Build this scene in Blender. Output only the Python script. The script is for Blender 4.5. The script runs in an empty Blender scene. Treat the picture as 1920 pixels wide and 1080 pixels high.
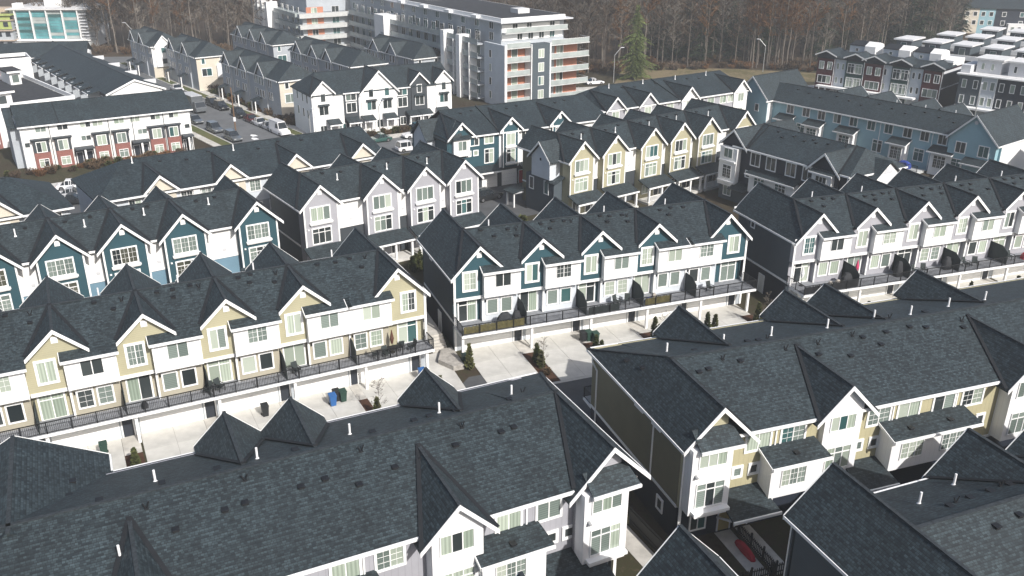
import bpy, math, random
from mathutils import Matrix, Vector
random.seed(11)
scene = bpy.context.scene
COL = scene.collection
R_ = math.radians

# ------------------------------------------------------------------ camera
H = 40.0
FPX, PITCH, ROLL = 1680.0, R_(23.25), R_(0.27)
_f = Vector((0, math.cos(PITCH), -math.sin(PITCH)))
_u = Vector((0, math.sin(PITCH), math.cos(PITCH)))
_r = Vector((1, 0, 0))
CR = _r*math.cos(ROLL) + _u*math.sin(ROLL)
CU = -_r*math.sin(ROLL) + _u*math.cos(ROLL)
cam = bpy.data.cameras.new('camera')
cam.sensor_width = 36.0
cam.lens = FPX/1920*36
cam.clip_start, cam.clip_end = 0.5, 3000
camo = bpy.data.objects.new('camera', cam)
COL.objects.link(camo)
m = Matrix.Identity(4)
for i in range(3):
    m[i][0], m[i][1], m[i][2] = CR[i], CU[i], -_f[i]
m[2][3] = H
camo.matrix_world = m
scene.camera = camo

# ------------------------------------------------------------------ sky, sun, exposure
SUN_AZ, SUN_EL = R_(308), R_(38.5)          # direction towards the sun, counter-clockwise from +X
w = bpy.data.worlds.new('World'); scene.world = w; w.use_nodes = True
nt = w.node_tree; nt.nodes.clear()
sky = nt.nodes.new('ShaderNodeTexSky'); sky.sky_type = 'NISHITA'; sky.sun_disc = False
sky.sun_elevation = SUN_EL; sky.sun_rotation = math.pi/2 - SUN_AZ
sky.air_density = 1.0; sky.dust_density = 3.0; sky.ozone_density = 1.0
bg = nt.nodes.new('ShaderNodeBackground'); bg.inputs[1].default_value = 0.105
wo = nt.nodes.new('ShaderNodeOutputWorld')
nt.links.new(sky.outputs[0], bg.inputs[0]); nt.links.new(bg.outputs[0], wo.inputs[0])
sl = bpy.data.lights.new('sun', 'SUN'); sl.energy = 4.2; sl.angle = R_(0.55); sl.color = (1.0, 0.965, 0.92)
so = bpy.data.objects.new('sun', sl); COL.objects.link(so)
so.rotation_euler = (math.pi/2 - SUN_EL, 0, SUN_AZ + math.pi/2)
so.location = (60, -60, 90)
vs = scene.view_settings
vs.view_transform = 'Standard'; vs.look = 'None'; vs.gamma = 1.0; vs.use_curve_mapping = False
vs.exposure = 0.35
scene.render.engine = 'CYCLES'

def un(px, py, z=0.0):
    d = _f + CR*((px-960)/FPX) - CU*((py-540)/FPX)
    t = (z-H)/d.z
    return Vector((d.x*t, d.y*t, z))

# ------------------------------------------------------------------ materials
M = {}
def nmat(name):
    mt = bpy.data.materials.new(name); mt.use_nodes = True
    M[name] = mt
    t = mt.node_tree
    b = t.nodes['Principled BSDF']
    return mt, t, b
def N(t, ty, **kw):
    n = t.nodes.new(ty)
    for k, v in kw.items():
        if isinstance(k, str) and hasattr(n, k): setattr(n, k, v)
    return n
def noise_mix(t, b, c1, c2, scale, coord='Object', detail=4, rough=0.6):
    tc = N(t, 'ShaderNodeTexCoord'); no = N(t, 'ShaderNodeTexNoise')
    no.inputs['Scale'].default_value = scale; no.inputs['Detail'].default_value = detail
    no.inputs['Roughness'].default_value = rough
    t.links.new(tc.outputs[coord], no.inputs['Vector'])
    mr = N(t, 'ShaderNodeMapRange'); mr.inputs[1].default_value = .35; mr.inputs[2].default_value = .65
    t.links.new(no.outputs[0], mr.inputs[0])
    mx = N(t, 'ShaderNodeMix', data_type='RGBA')
    mx.inputs[6].default_value = (*c1, 1); mx.inputs[7].default_value = (*c2, 1)
    t.links.new(mr.outputs[0], mx.inputs[0])
    return mx, tc, no
def plain(name, col, rough=.6, var=.12, scale=1.3, spec=.3, metal=0):
    mt, t, b = nmat(name)
    mx, tc, no = noise_mix(t, b, tuple(c*(1-var) for c in col), tuple(min(1, c*(1+var*.6)) for c in col), scale)
    t.links.new(mx.outputs[2], b.inputs['Base Color'])
    b.inputs['Roughness'].default_value = rough; b.inputs['Specular IOR Level'].default_value = spec
    b.inputs['Metallic'].default_value = metal
    return mt
def siding(name, col, pitch=.17, vert=False, var=.07, dark=.82):
    """lap siding: boards follow the UV (metres), thin shadow joints and relief"""
    mt, t, b = nmat(name)
    mx, tc, no = noise_mix(t, b, tuple(c*(1-var) for c in col), tuple(min(1, c*(1+var*.5)) for c in col), .55, detail=5)
    uv = N(t, 'ShaderNodeUVMap'); sp = N(t, 'ShaderNodeSeparateXYZ'); t.links.new(uv.outputs[0], sp.inputs[0])
    dv = N(t, 'ShaderNodeMath', operation='DIVIDE'); dv.inputs[1].default_value = pitch
    t.links.new(sp.outputs[0 if vert else 1], dv.inputs[0])
    fr = N(t, 'ShaderNodeMath', operation='FRACT'); t.links.new(dv.outputs[0], fr.inputs[0])
    lt = N(t, 'ShaderNodeMath', operation='LESS_THAN'); lt.inputs[1].default_value = .13
    t.links.new(fr.outputs[0], lt.inputs[0])
    m2 = N(t, 'ShaderNodeMix', data_type='RGBA', blend_type='MULTIPLY')
    m2.inputs[7].default_value = (dark, dark, dark, 1)
    t.links.new(lt.outputs[0], m2.inputs[0]); t.links.new(mx.outputs[2], m2.inputs[6])
    t.links.new(m2.outputs[2], b.inputs['Base Color'])
    bp = N(t, 'ShaderNodeBump'); bp.inputs['Strength'].default_value = .35; bp.inputs['Distance'].default_value = .02
    t.links.new(fr.outputs[0], bp.inputs['Height']); t.links.new(bp.outputs[0], b.inputs['Normal'])
    b.inputs['Roughness'].default_value = .62; b.inputs['Specular IOR Level'].default_value = .25
    return mt
def shingle(name, c1, c2, c3):
    """laminated asphalt shingles: staggered tabs with tonal variation per tab, blotches and relief"""
    mt, t, b = nmat(name)
    uv = N(t, 'ShaderNodeUVMap')
    br = N(t, 'ShaderNodeTexBrick'); br.offset = .37; br.offset_frequency = 2
    br.squash = .7; br.squash_frequency = 3
    br.inputs['Color1'].default_value = (*c1, 1); br.inputs['Color2'].default_value = (*c2, 1)
    br.inputs['Mortar'].default_value = (*[x*.6 for x in c1], 1)
    br.inputs['Scale'].default_value = 1.0; br.inputs['Mortar Size'].default_value = .012
    br.inputs['Mortar Smooth'].default_value = .3; br.inputs['Bias'].default_value = -.1
    br.inputs['Brick Width'].default_value = .24; br.inputs['Row Height'].default_value = .145
    t.links.new(uv.outputs[0], br.inputs['Vector'])
    tc = N(t, 'ShaderNodeTexCoord')
    no = N(t, 'ShaderNodeTexNoise'); no.inputs['Scale'].default_value = .35; no.inputs['Detail'].default_value = 6
    no.inputs['Roughness'].default_value = .7
    t.links.new(tc.outputs['Object'], no.inputs['Vector'])
    mr = N(t, 'ShaderNodeMapRange'); mr.inputs[1].default_value = .3; mr.inputs[2].default_value = .7
    mr.inputs[3].default_value = .78; mr.inputs[4].default_value = 1.2
    t.links.new(no.outputs[0], mr.inputs[0])
    n2 = N(t, 'ShaderNodeTexNoise'); n2.inputs['Scale'].default_value = 7; n2.inputs['Detail'].default_value = 3
    t.links.new(tc.outputs['Object'], n2.inputs['Vector'])
    r2 = N(t, 'ShaderNodeMapRange'); r2.inputs[1].default_value = .48; r2.inputs[2].default_value = .62
    t.links.new(n2.outputs[0], r2.inputs[0])
    ml = N(t, 'ShaderNodeMath', operation='MULTIPLY'); ml.inputs[1].default_value = .25
    t.links.new(r2.outputs[0], ml.inputs[0])
    mx = N(t, 'ShaderNodeMix', data_type='RGBA'); mx.inputs[7].default_value = (*c3, 1)
    t.links.new(ml.outputs[0], mx.inputs[0]); t.links.new(br.outputs[0], mx.inputs[6])
    # shadow line under each shingle course, and weather streaks running down the slope
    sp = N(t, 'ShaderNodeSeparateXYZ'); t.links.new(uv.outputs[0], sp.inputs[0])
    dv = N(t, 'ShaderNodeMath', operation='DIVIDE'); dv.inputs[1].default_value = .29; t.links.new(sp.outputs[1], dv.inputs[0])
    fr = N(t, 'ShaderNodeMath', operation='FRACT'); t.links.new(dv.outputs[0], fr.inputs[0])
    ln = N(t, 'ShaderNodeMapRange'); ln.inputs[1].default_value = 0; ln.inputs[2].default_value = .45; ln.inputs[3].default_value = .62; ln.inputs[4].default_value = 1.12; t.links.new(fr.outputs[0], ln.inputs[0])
    mp = N(t, 'ShaderNodeMapping'); mp.inputs['Scale'].default_value = (1.1, .09, 1); t.links.new(uv.outputs[0], mp.inputs['Vector'])
    n3 = N(t, 'ShaderNodeTexNoise'); n3.inputs['Scale'].default_value = 1.0; n3.inputs['Detail'].default_value = 4; t.links.new(mp.outputs[0], n3.inputs['Vector'])
    r3_ = N(t, 'ShaderNodeMapRange'); r3_.inputs[1].default_value = .35; r3_.inputs[2].default_value = .65; r3_.inputs[3].default_value = .86; r3_.inputs[4].default_value = 1.12; t.links.new(n3.outputs[0], r3_.inputs[0])
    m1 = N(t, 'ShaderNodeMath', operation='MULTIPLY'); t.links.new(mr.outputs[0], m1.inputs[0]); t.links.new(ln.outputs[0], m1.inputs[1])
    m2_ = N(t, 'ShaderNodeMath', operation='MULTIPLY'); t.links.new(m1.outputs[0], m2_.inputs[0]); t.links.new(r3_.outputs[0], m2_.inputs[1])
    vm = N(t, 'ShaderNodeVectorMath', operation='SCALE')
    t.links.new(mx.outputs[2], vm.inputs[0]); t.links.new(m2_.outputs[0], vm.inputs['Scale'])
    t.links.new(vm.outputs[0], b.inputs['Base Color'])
    bp = N(t, 'ShaderNodeBump'); bp.inputs['Strength'].default_value = .5; bp.inputs['Distance'].default_value = .012
    t.links.new(br.outputs[0], bp.inputs['Height']); t.links.new(bp.outputs[0], b.inputs['Normal'])
    b.inputs['Roughness'].default_value = .68; b.inputs['Specular IOR Level'].default_value = .42
def glass(name, c1, c2, rough=.06, stripes=0, horiz=True):
    """window pane with what hangs behind it: blind, curtain or a dark room"""
    mt, t, b = nmat(name)
    oi = N(t, 'ShaderNodeObjectInfo')
    mx = N(t, 'ShaderNodeMix', data_type='RGBA')
    mx.inputs[6].default_value = (*c1, 1); mx.inputs[7].default_value = (*c2, 1)
    t.links.new(oi.outputs['Random'], mx.inputs[0])
    out = mx.outputs[2]
    if stripes:
        uv = N(t, 'ShaderNodeUVMap'); sp = N(t, 'ShaderNodeSeparateXYZ'); t.links.new(uv.outputs[0], sp.inputs[0])
        wv = N(t, 'ShaderNodeMath', operation='MULTIPLY'); wv.inputs[1].default_value = stripes
        t.links.new(sp.outputs[1 if horiz else 0], wv.inputs[0])
        s = N(t, 'ShaderNodeMath', operation='SINE'); t.links.new(wv.outputs[0], s.inputs[0])
        mr = N(t, 'ShaderNodeMapRange'); mr.inputs[1].default_value = -1; mr.inputs[2].default_value = 1
        mr.inputs[3].default_value = .72; mr.inputs[4].default_value = 1.05
        t.links.new(s.outputs[0], mr.inputs[0])
        vm = N(t, 'ShaderNodeVectorMath', operation='SCALE')
        t.links.new(out, vm.inputs[0]); t.links.new(mr.outputs[0], vm.inputs['Scale']); out = vm.outputs[0]
    t.links.new(out, b.inputs['Base Color'])
    b.inputs['Roughness'].default_value = .5; b.inputs['Specular IOR Level'].default_value = .2
    b.inputs['Coat Weight'].default_value = 1.0; b.inputs['Coat Roughness'].default_value = rough
    b.inputs['Coat IOR'].default_value = 1.5

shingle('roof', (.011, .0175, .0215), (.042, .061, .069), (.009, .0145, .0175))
plain('ridge', (.030, .037, .043), .9, .35, 5)
plain('valley', (.012, .014, .017), .7, .2, 2)
siding('white', (.80, .80, .79), .19, dark=.93, var=.035)
siding('white_board', (.80, .80, .80), .4, True, dark=.94, var=.035)
plain('trim', (.82, .82, .81), .5, .04, 1.0)
siding('teal', (.030, .078, .098)); siding('tan', (.40, .375, .255), var=.06); siding('tan_board', (.42, .385, .245), .4, True, dark=.88)
siding('grey', (.36, .36, .39), var=.06); siding('grey_board', (.36, .36, .39), .4, True, dark=.88)
siding('slate', (.075, .095, .11)); siding('navy', (.022, .028, .042)); siding('charcoal', (.05, .058, .066))
siding('olive', (.17, .16, .105)); siding('pale_blue', (.58, .62, .66)); siding('sky_blue', (.27, .44, .50))
siding('mid_blue', (.16, .27, .35)); siding('cream', (.60, .55, .46)); siding('putty', (.40, .37, .29))
siding('fog', (.40, .43, .46)); siding('deep_green', (.030, .07, .062))
plain('deck', (.24, .25, .27), .8, .2, 3)
plain('black_metal', (.014, .015, .017), .45, .2, 2); plain('screen', (.035, .045, .045), .8, .2, 2)
plain('white_metal', (.78, .78, .78), .4, .04, 2)
plain('concrete', (.54, .53, .495), .85, .2, .32); plain('joint', (.30, .29, .27), .9, .2, 1); plain('walk', (.50, .48, .44), .9, .2, .8)
plain('kerb', (.46, .45, .42), .9, .15, 1)
plain('soffit', (.55, .56, .58), .7, .05)
glass('pane_blind', (.30, .35, .29), (.50, .55, .47), stripes=70)
glass('pane_olive', (.035, .04, .03), (.11, .11, .08), stripes=50)
glass('pane_curtain', (.24, .30, .24), (.48, .54, .45), stripes=26, horiz=False)
glass('pane_half', (.12, .155, .14), (.24, .29, .26), stripes=40)
glass('pane_dark', (.012, .018, .02), (.05, .06, .06))
glass('pane_teal', (.02, .07, .07), (.06, .13, .13))
plain('door_dark', (.03, .035, .045), .4, .1); plain('door_red', (.42, .012, .03), .4, .1); plain('door_yellow', (.42, .32, .12), .5, .1)
def brickmat(name, c1, c2):
    mt, t, b = nmat(name); uv = N(t, 'ShaderNodeUVMap'); br = N(t, 'ShaderNodeTexBrick')
    br.inputs['Color1'].default_value = (*c1, 1); br.inputs['Color2'].default_value = (*c2, 1)
    br.inputs['Mortar'].default_value = (.25, .22, .2, 1); br.inputs['Scale'].default_value = 1
    br.inputs['Brick Width'].default_value = .22; br.inputs['Row Height'].default_value = .075; br.inputs['Mortar Size'].default_value = .006
    t.links.new(uv.outputs[0], br.inputs['Vector']); t.links.new(br.outputs[0], b.inputs['Base Color']); b.inputs['Roughness'].default_value = .9
brickmat('brick', (.19, .055, .045), (.27, .085, .065)); brickmat('orange_brick', (.42, .15, .08), (.52, .2, .11))
siding('maroon', (.085, .022, .026)); plain('flat_roof', (.035, .037, .042), .9, .3, 1.2); plain('membrane', (.62, .62, .62), .8, .08, 1)
plain('balcony', (.50, .51, .50), .8, .1, 1); plain('curtain_wall', (.10, .28, .30), .15, .4, .25, spec=.7); plain('shade_glass', (.36, .40, .39), .35, .15, .5, spec=.3)
plain('lime', (.36, .42, .14), .7, .1); plain('plywood', (.45, .36, .28), .9, .15, 2)
plain('fence_wood', (.16, .10, .06), .9, .3, 4); plain('stone', (.36, .34, .31), .9, .25, 3)

def asphalt(name, c):
    mt, t, b = nmat(name)
    mx, tc, no = noise_mix(t, b, tuple(x*.8 for x in c), tuple(x*1.2 for x in c), .25, detail=8, rough=.75)
    t.links.new(mx.outputs[2], b.inputs['Base Color']); b.inputs['Roughness'].default_value = .9
    b.inputs['Specular IOR Level'].default_value = .2
asphalt('asphalt', (.085, .088, .092)); asphalt('street_asphalt', (.13, .135, .14))
def groundmat(name, cols, s1=.06, s2=1.6):
    mt, t, b = nmat(name); tc = N(t, 'ShaderNodeTexCoord')
    n1 = N(t, 'ShaderNodeTexNoise'); n1.inputs['Scale'].default_value = s1; n1.inputs['Detail'].default_value = 7; n1.inputs['Roughness'].default_value = .7
    n2 = N(t, 'ShaderNodeTexNoise'); n2.inputs['Scale'].default_value = s2; n2.inputs['Detail'].default_value = 6; n2.inputs['Roughness'].default_value = .8
    t.links.new(tc.outputs['Object'], n1.inputs['Vector']); t.links.new(tc.outputs['Object'], n2.inputs['Vector'])
    ad = N(t, 'ShaderNodeMath', operation='ADD'); t.links.new(n1.outputs[0], ad.inputs[0]); t.links.new(n2.outputs[0], ad.inputs[1])
    hf = N(t, 'ShaderNodeMath', operation='MULTIPLY'); hf.inputs[1].default_value = .5; t.links.new(ad.outputs[0], hf.inputs[0])
    cr = N(t, 'ShaderNodeValToRGB'); e = cr.color_ramp.elements
    while len(e) < len(cols): e.new(.5)
    for i, c in enumerate(cols):
        e[i].position = .36+.28*i/(len(cols)-1); e[i].color = (*c, 1)
    t.links.new(hf.outputs[0], cr.inputs[0]); t.links.new(cr.outputs[0], b.inputs['Base Color'])
    bp = N(t, 'ShaderNodeBump'); bp.inputs['Strength'].default_value = .6; bp.inputs['Distance'].default_value = .08
    t.links.new(n2.outputs[0], bp.inputs['Height']); t.links.new(bp.outputs[0], b.inputs['Normal'])
    b.inputs['Roughness'].default_value = 1; b.inputs['Specular IOR Level'].default_value = .1
groundmat('soil', [(.028, .020, .014), (.055, .043, .03), (.045, .045, .024), (.09, .07, .05)])
groundmat('mulch', [(.035, .018, .012), (.085, .045, .03), (.05, .03, .02)], .5, 6)
groundmat('grass', [(.05, .075, .025), (.10, .11, .045), (.15, .12, .06)], .15, 3)
groundmat('leaf_litter', [(.035, .022, .014), (.07, .048, .032), (.05, .042, .025)], .05, 1)
groundmat('rough_grass', [(.12, .075, .04), (.10, .095, .045), (.20, .155, .10), (.12, .12, .05)], .09, 1)
def leafmat(name, c1, c2):
    mt, t, b = nmat(name); tc = N(t, 'ShaderNodeTexCoord'); no = N(t, 'ShaderNodeTexNoise')
    no.inputs['Scale'].default_value = .9; no.inputs['Detail'].default_value = 3
    t.links.new(tc.outputs['Object'], no.inputs['Vector'])
    oi = N(t, 'ShaderNodeObjectInfo'); ad = N(t, 'ShaderNodeMath', operation='ADD')
    t.links.new(no.outputs[0], ad.inputs[0])
    s = N(t, 'ShaderNodeMath', operation='MULTIPLY_ADD'); s.inputs[1].default_value = .7; s.inputs[2].default_value = -.35
    t.links.new(oi.outputs['Random'], s.inputs[0]); t.links.new(s.outputs[0], ad.inputs[1])
    mx = N(t, 'ShaderNodeMix', data_type='RGBA'); mx.inputs[6].default_value = (*c1, 1); mx.inputs[7].default_value = (*c2, 1)
    t.links.new(ad.outputs[0], mx.inputs[0]); t.links.new(mx.outputs[2], b.inputs['Base Color'])
    b.inputs['Roughness'].default_value = .8; b.inputs['Specular IOR Level'].default_value = .15
leafmat('twig', (.055, .038, .026), (.13, .095, .066)); leafmat('twig_rust', (.10, .048, .02), (.17, .09, .04))
leafmat('twig_grey', (.085, .072, .06), (.18, .16, .135)); leafmat('bark', (.06, .05, .042), (.19, .165, .14))
leafmat('needle', (.05, .085, .028), (.15, .18, .06)); leafmat('needle_dark', (.018, .03, .018), (.05, .065, .03))
leafmat('shrub', (.04, .055, .02), (.11, .11, .04)); leafmat('shrub_brown', (.06, .038, .022), (.14, .095, .055))
for nme, c in (('paint_black', (.012, .013, .015)), ('paint_white', (.75, .75, .76)), ('paint_grey', (.10, .11, .12)), ('paint_green', (.02, .07, .06)), ('paint_silver', (.42, .43, .45)), ('paint_red', (.12, .02, .02))):
    plain(nme, c, .3, .03, 1, spec=.5); M[nme].node_tree.nodes['Principled BSDF'].inputs['Coat Weight'].default_value = .8
plain('rubber', (.015, .015, .015), .8, .1); plain('rim', (.35, .35, .36), .35, .1, metal=.8); plain('car_glass', (.02, .025, .03), .08, .1, spec=.8)
plain('lamp_white', (.8, .8, .75), .3, .05); plain('lamp_red', (.35, .02, .02), .3, .05)
plain('bin_blue', (.03, .12, .33), .5, .1); plain('bin_green', (.025, .06, .045), .5, .1); plain('bin_black', (.02, .022, .024), .6, .1)
plain('cloth_red', (.45, .02, .04), .8, .1); plain('cloth_pink', (.55, .05, .14), .8, .1); plain('cover', (.03, .032, .036), .8, .2, 4); plain('cloth_brown', (.10, .045, .03), .8, .1)
plain('tarp_blue', (.03, .06, .28), .7, .15, 2); plain('steel', (.42, .43, .43), .45, .1, 2, metal=.5); plain('wicker', (.36, .33, .29), .9, .3, 9); plain('bamboo', (.17, .15, .06), .9, .3, 6)

# ------------------------------------------------------------------ mesh helpers
class MB:
    def __init__(s): s.v = []; s.f = []
    def face(s, pts):
        n = len(s.v); s.v += [tuple(p) for p in pts]; s.f.append(tuple(range(n, n+len(pts)))); return s
    def box(s, x0, x1, y0, y1, z0, z1):
        n = len(s.v)
        s.v += [(x0, y0, z0), (x1, y0, z0), (x1, y1, z0), (x0, y1, z0), (x0, y0, z1), (x1, y0, z1), (x1, y1, z1), (x0, y1, z1)]
        s.f += [tuple(n+i for i in q) for q in ((3, 2, 1, 0), (4, 5, 6, 7), (0, 1, 5, 4), (1, 2, 6, 5), (2, 3, 7, 6), (3, 0, 4, 7))]
        return s
    def prism(s, poly, vec):
        n = len(s.v); k = len(poly); vx, vy, vz = vec
        s.v += [tuple(p) for p in poly] + [(p[0]+vx, p[1]+vy, p[2]+vz) for p in poly]
        s.f.append(tuple(range(n, n+k))); s.f.append(tuple(range(n+2*k-1, n+k-1, -1)))
        for i in range(k):
            j = (i+1) % k; s.f.append((n+i, n+k+i, n+k+j, n+j))
        return s
    def bar(s, a, b, w, h):
        a, b = Vector(a), Vector(b); d = (b-a)
        if d.length < 1e-6: return s
        d.normalize(); t = d.cross(Vector((0, 0, 1)))
        if t.length < 1e-3: t = Vector((1, 0, 0))
        t.normalize(); q = t.cross(d); t *= w/2; q *= h/2; n = len(s.v)
        for p in (a, b):
            for c in (-t-q, t-q, t+q, -t+q): s.v.append(tuple(p+c))
        s.f += [tuple(n+i for i in c) for c in ((0, 1, 2, 3), (7, 6, 5, 4), (0, 4, 5, 1), (1, 5, 6, 2), (2, 6, 7, 3), (3, 7, 4, 0))]
        return s
    def cyl(s, a, b, r0, r1, k=8):
        a, b = Vector(a), Vector(b); d = (b-a).normalized(); t = d.cross(Vector((0, 0, 1)))
        if t.length < 1e-3: t = Vector((1, 0, 0))
        t.normalize(); q = t.cross(d); n = len(s.v)
        for p, r in ((a, r0), (b, r1)):
            for i in range(k):
                an = 2*math.pi*i/k; s.v.append(tuple(p+t*(r*math.cos(an))+q*(r*math.sin(an))))
        for i in range(k):
            j = (i+1) % k; s.f.append((n+i, n+j, n+k+j, n+k+i))
        s.f.append(tuple(range(n+k-1, n-1, -1))); s.f.append(tuple(range(n+k, n+2*k)))
        return s
    def mesh(s, name, mat, uv=True, smooth=False):
        me = bpy.data.meshes.new(name); me.from_pydata(s.v, [], s.f)
        if mat: me.materials.append(M[mat])
        if uv:
            ul = me.uv_layers.new(name='UVMap'); Z = Vector((0, 0, 1)); dat = ul.data; vv = me.vertices
            for p in me.polygons:
                nrm = p.normal
                if abs(nrm.z) > .999: t = Vector((1, 0, 0)); q = Vector((0, 1, 0))
                else:
                    t = Z.cross(nrm).normalized(); q = nrm.cross(t)
                for li in p.loop_indices:
                    co = vv[me.loops[li].vertex_index].co; dat[li].uv = (co.dot(t), co.dot(q))
        if smooth:
            for p in me.polygons: p.use_smooth = True
        return me

def obj(name, data, parent=None, loc=(0, 0, 0), rz=0.0, kind=None, label=None):
    o = bpy.data.objects.new(name, data); COL.objects.link(o); o.parent = parent
    o.location = loc; o.rotation_euler = (0, 0, rz)
    if kind: o['kind'] = kind
    if label: o['label'] = label
    return o
def tag(o, label, cat, group=None):
    o['label'] = label; o['category'] = cat
    if group: o['group'] = group
    return o
def struct(name, mb, mat, kind='structure'):
    o = obj(name, mb.mesh(name, mat)); o['kind'] = kind; return o
def poly_sheet(name, pts, z, mat, thick=0.0):
    mb = MB()
    if thick: mb.prism([(p[0], p[1], z) for p in pts], (0, 0, -thick))
    else: mb.face([(p[0], p[1], z) for p in pts])
    return struct(name, mb, mat)

CACHE = {}
def shared(key, fn):
    if key not in CACHE: CACHE[key] = fn()
    return CACHE[key]

MODES = {'lit': [('pane_blind', 4), ('pane_curtain', 4), ('pane_half', 4), ('pane_dark', 3), ('pane_teal', 1)],
         'mix': [('pane_blind', 3), ('pane_curtain', 3), ('pane_half', 4), ('pane_dark', 4)],
         'olive': [('pane_olive', 6), ('pane_half', 2), ('pane_dark', 1)],
         'dark': [('pane_dark', 6), ('pane_teal', 3), ('pane_half', 1)], 'teal': [('pane_teal', 5), ('pane_dark', 3)]}
def pick(mode):
    r = MODES[mode]; t = random.random()*sum(x[1] for x in r)
    for n, wgt in r:
        t -= wgt
        if t <= 0: return n
    return r[0][0]

class B:
    """one building: an empty at its front left corner; local x along the front, y into the building"""
    def __init__(s, name, label, cat, p0, azd, group=None):
        s.root = obj(name, None, None, (p0[0], p0[1], 0), R_(azd)); tag(s.root, label, cat, group)
        s.az = R_(azd); s.p0 = Vector((p0[0], p0[1], 0)); s.mode = 'mix'
    def world(s, x, y, z=0):
        c, q = math.cos(s.az), math.sin(s.az)
        return Vector((s.p0.x + x*c - y*q, s.p0.y + x*q + y*c, z))
    def part(s, name, mb, mat, parent=None, kind=None, label=None):
        return obj(name, mb.mesh(name, mat), parent or s.root, kind=kind, label=label)
    def box(s, name, x0, x1, y0, y1, z0, z1, mat, parent=None, label=None):
        return s.part(name, MB().box(x0, x1, y0, y1, z0, z1), mat, parent, label=label)
    # --- windows
    def win(s, x, z, w_, h, y=0.4, f='F', cols=2, transom=False, grid=False, trim=.11, mode=None, sill=False, parent=None):
        def frame():
            mb = MB(); X, Zz = w_/2, h/2; d = -.075
            for (a, b_, c, e) in ((-X-trim, X+trim, Zz, Zz+trim), (-X-trim, X+trim, -Zz-trim, -Zz), (-X-trim, -X, -Zz, Zz), (X, X+trim, -Zz, Zz)):
                mb.box(a, b_, d, 0.02, c, e)
            for i in range(1, cols):
                xx = -X + w_*i/cols; mb.box(xx-.035, xx+.035, -.055, 0.02, -Zz, Zz)
            if transom:
                zt = Zz-h*.26; 
                for i in range(cols):
                    a = -X+w_*i/cols+.036; b_ = -X+w_*(i+1)/cols-.036
                    mb.box(a, b_, -.055, .02, zt-.035, zt+.035)
            if grid:
                zl = (Zz-h*.26) if transom else Zz
                for i in range(cols):
                    xc = -X+w_*(i+.5)/cols
                    mb.box(xc-.010, xc+.010, -.042, .0, -Zz, zl)
                    for k in (1, 2):
                        zz = -Zz+(zl+Zz)*k/3; mb.box(-X+w_*i/cols+.036, xc-.011, -.040, .0, zz-.010, zz+.010); mb.box(xc+.011, -X+w_*(i+1)/cols-.036, -.040, .0, zz-.010, zz+.010)
            return mb.mesh('window', 'trim')
        key = ('win', round(w_, 2), round(h, 2), cols, transom, grid, trim)
        o = obj('window', shared(key, frame), parent or s.root)
        rz = {'F': 0, 'L': -math.pi/2, 'R': math.pi/2, 'K': math.pi}[f]
        o.location = {'F': (x, y, z), 'K': (x, y, z), 'L': (y, x, z), 'R': (y, x, z)}[f]; o.rotation_euler = (0, 0, rz)
        md = mode or s.mode; base = pick(md)
        for i in range(cols):
            mt = base if random.random() < .65 else pick(md)
            a = -w_/2+w_*i/cols; b_ = a+w_/cols
            segs = [(-h/2, h/2)] if not transom else [(-h/2, h/2-h*.26), (h/2-h*.26, h/2)]
            for (z0, z1) in segs:
                pw, ph = round(b_-a, 3), round(z1-z0, 3)
                me = shared(('pane', pw, ph, mt), lambda: MB().box(-pw/2, pw/2, -.012, 0, -ph/2, ph/2).mesh('pane', mt))
                obj('pane', me, o, ((a+b_)/2, -.012, (z0+z1)/2))
        if sill:
            me = shared(('sill', round(w_, 2)), lambda: MB().box(-w_/2-.28, w_/2+.28, -.32, -.0, -.3, -.12).box(-w_/2-.2, w_/2+.2, -.24, -.0, -.42, -.301).mesh('sill', 'trim'))
            obj('sill', me, o, (0, 0, -h/2-trim+.08))
        return o
    # --- roofs
    def slab(s, name, poly, t=.16, mat='roof', parent=None):
        return s.part(name, MB().prism(poly, (0, 0, -t)), mat, parent)
    def gable(s, xc, hl, hr, za, sl, yf, yb, wm=None, wy=None, zb=None, louver=False, rake=True, wl=None, wr=None, main=None, rt=.16, rh=.30):
        """gable roof whose rake stands at yf and whose ridge runs back to yb"""
        d = 1 if yb > yf else -1
        ov = .35
        L = s.slab('roof_slope', [(xc, yf, za), (xc, yb, za), (xc-hl, yb, za-sl*hl), (xc-hl, yf, za-sl*hl)], rt)
        Rr = s.slab('roof_slope', [(xc, yf, za), (xc+hr, yf, za-sl*hr), (xc+hr, yb, za-sl*hr), (xc, yb, za)], rt)
        if rake:
            k = .02
            pl = [(xc-hl-.02, za-sl*hl+k), (xc, za+k), (xc+hr+.02, za-sl*hr+k), (xc+hr+.02, za-sl*hr-rh), (xc, za-rh-.02), (xc-hl-.02, za-sl*hl-rh)]
            s.part('rake_board', MB().prism([(p[0], yf-d*.06, p[1]) for p in pl], (0, d*.05, 0)), 'trim')
        if wm:
            wl = hl-.35 if wl is None else wl; wr = hr-.35 if wr is None else wr
            wy = yf+d*.4 if wy is None else wy; zt = za-.2
            pl = [(xc-wl, zb), (xc+wr, zb), (xc+wr, zt-sl*wr), (xc, zt), (xc-wl, zt-sl*wl)]
            s.part('gable_wall', MB().prism([(p[0], wy, p[1]) for p in pl], (0, d*.14, 0)), wm)
            if louver:
                q = MB().box(xc-.24, xc+.24, min(wy-d*.07, wy-d*.005), max(wy-d*.07, wy-d*.005), za-1.25, za-.72)
                for i in range(3): q.box(xc-.19, xc+.19, min(wy-d*.09, wy-d*.072), max(wy-d*.09, wy-d*.072), za-1.17+i*.14, za-1.10+i*.14)
                s.part('gable_vent', q, 'trim')
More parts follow.
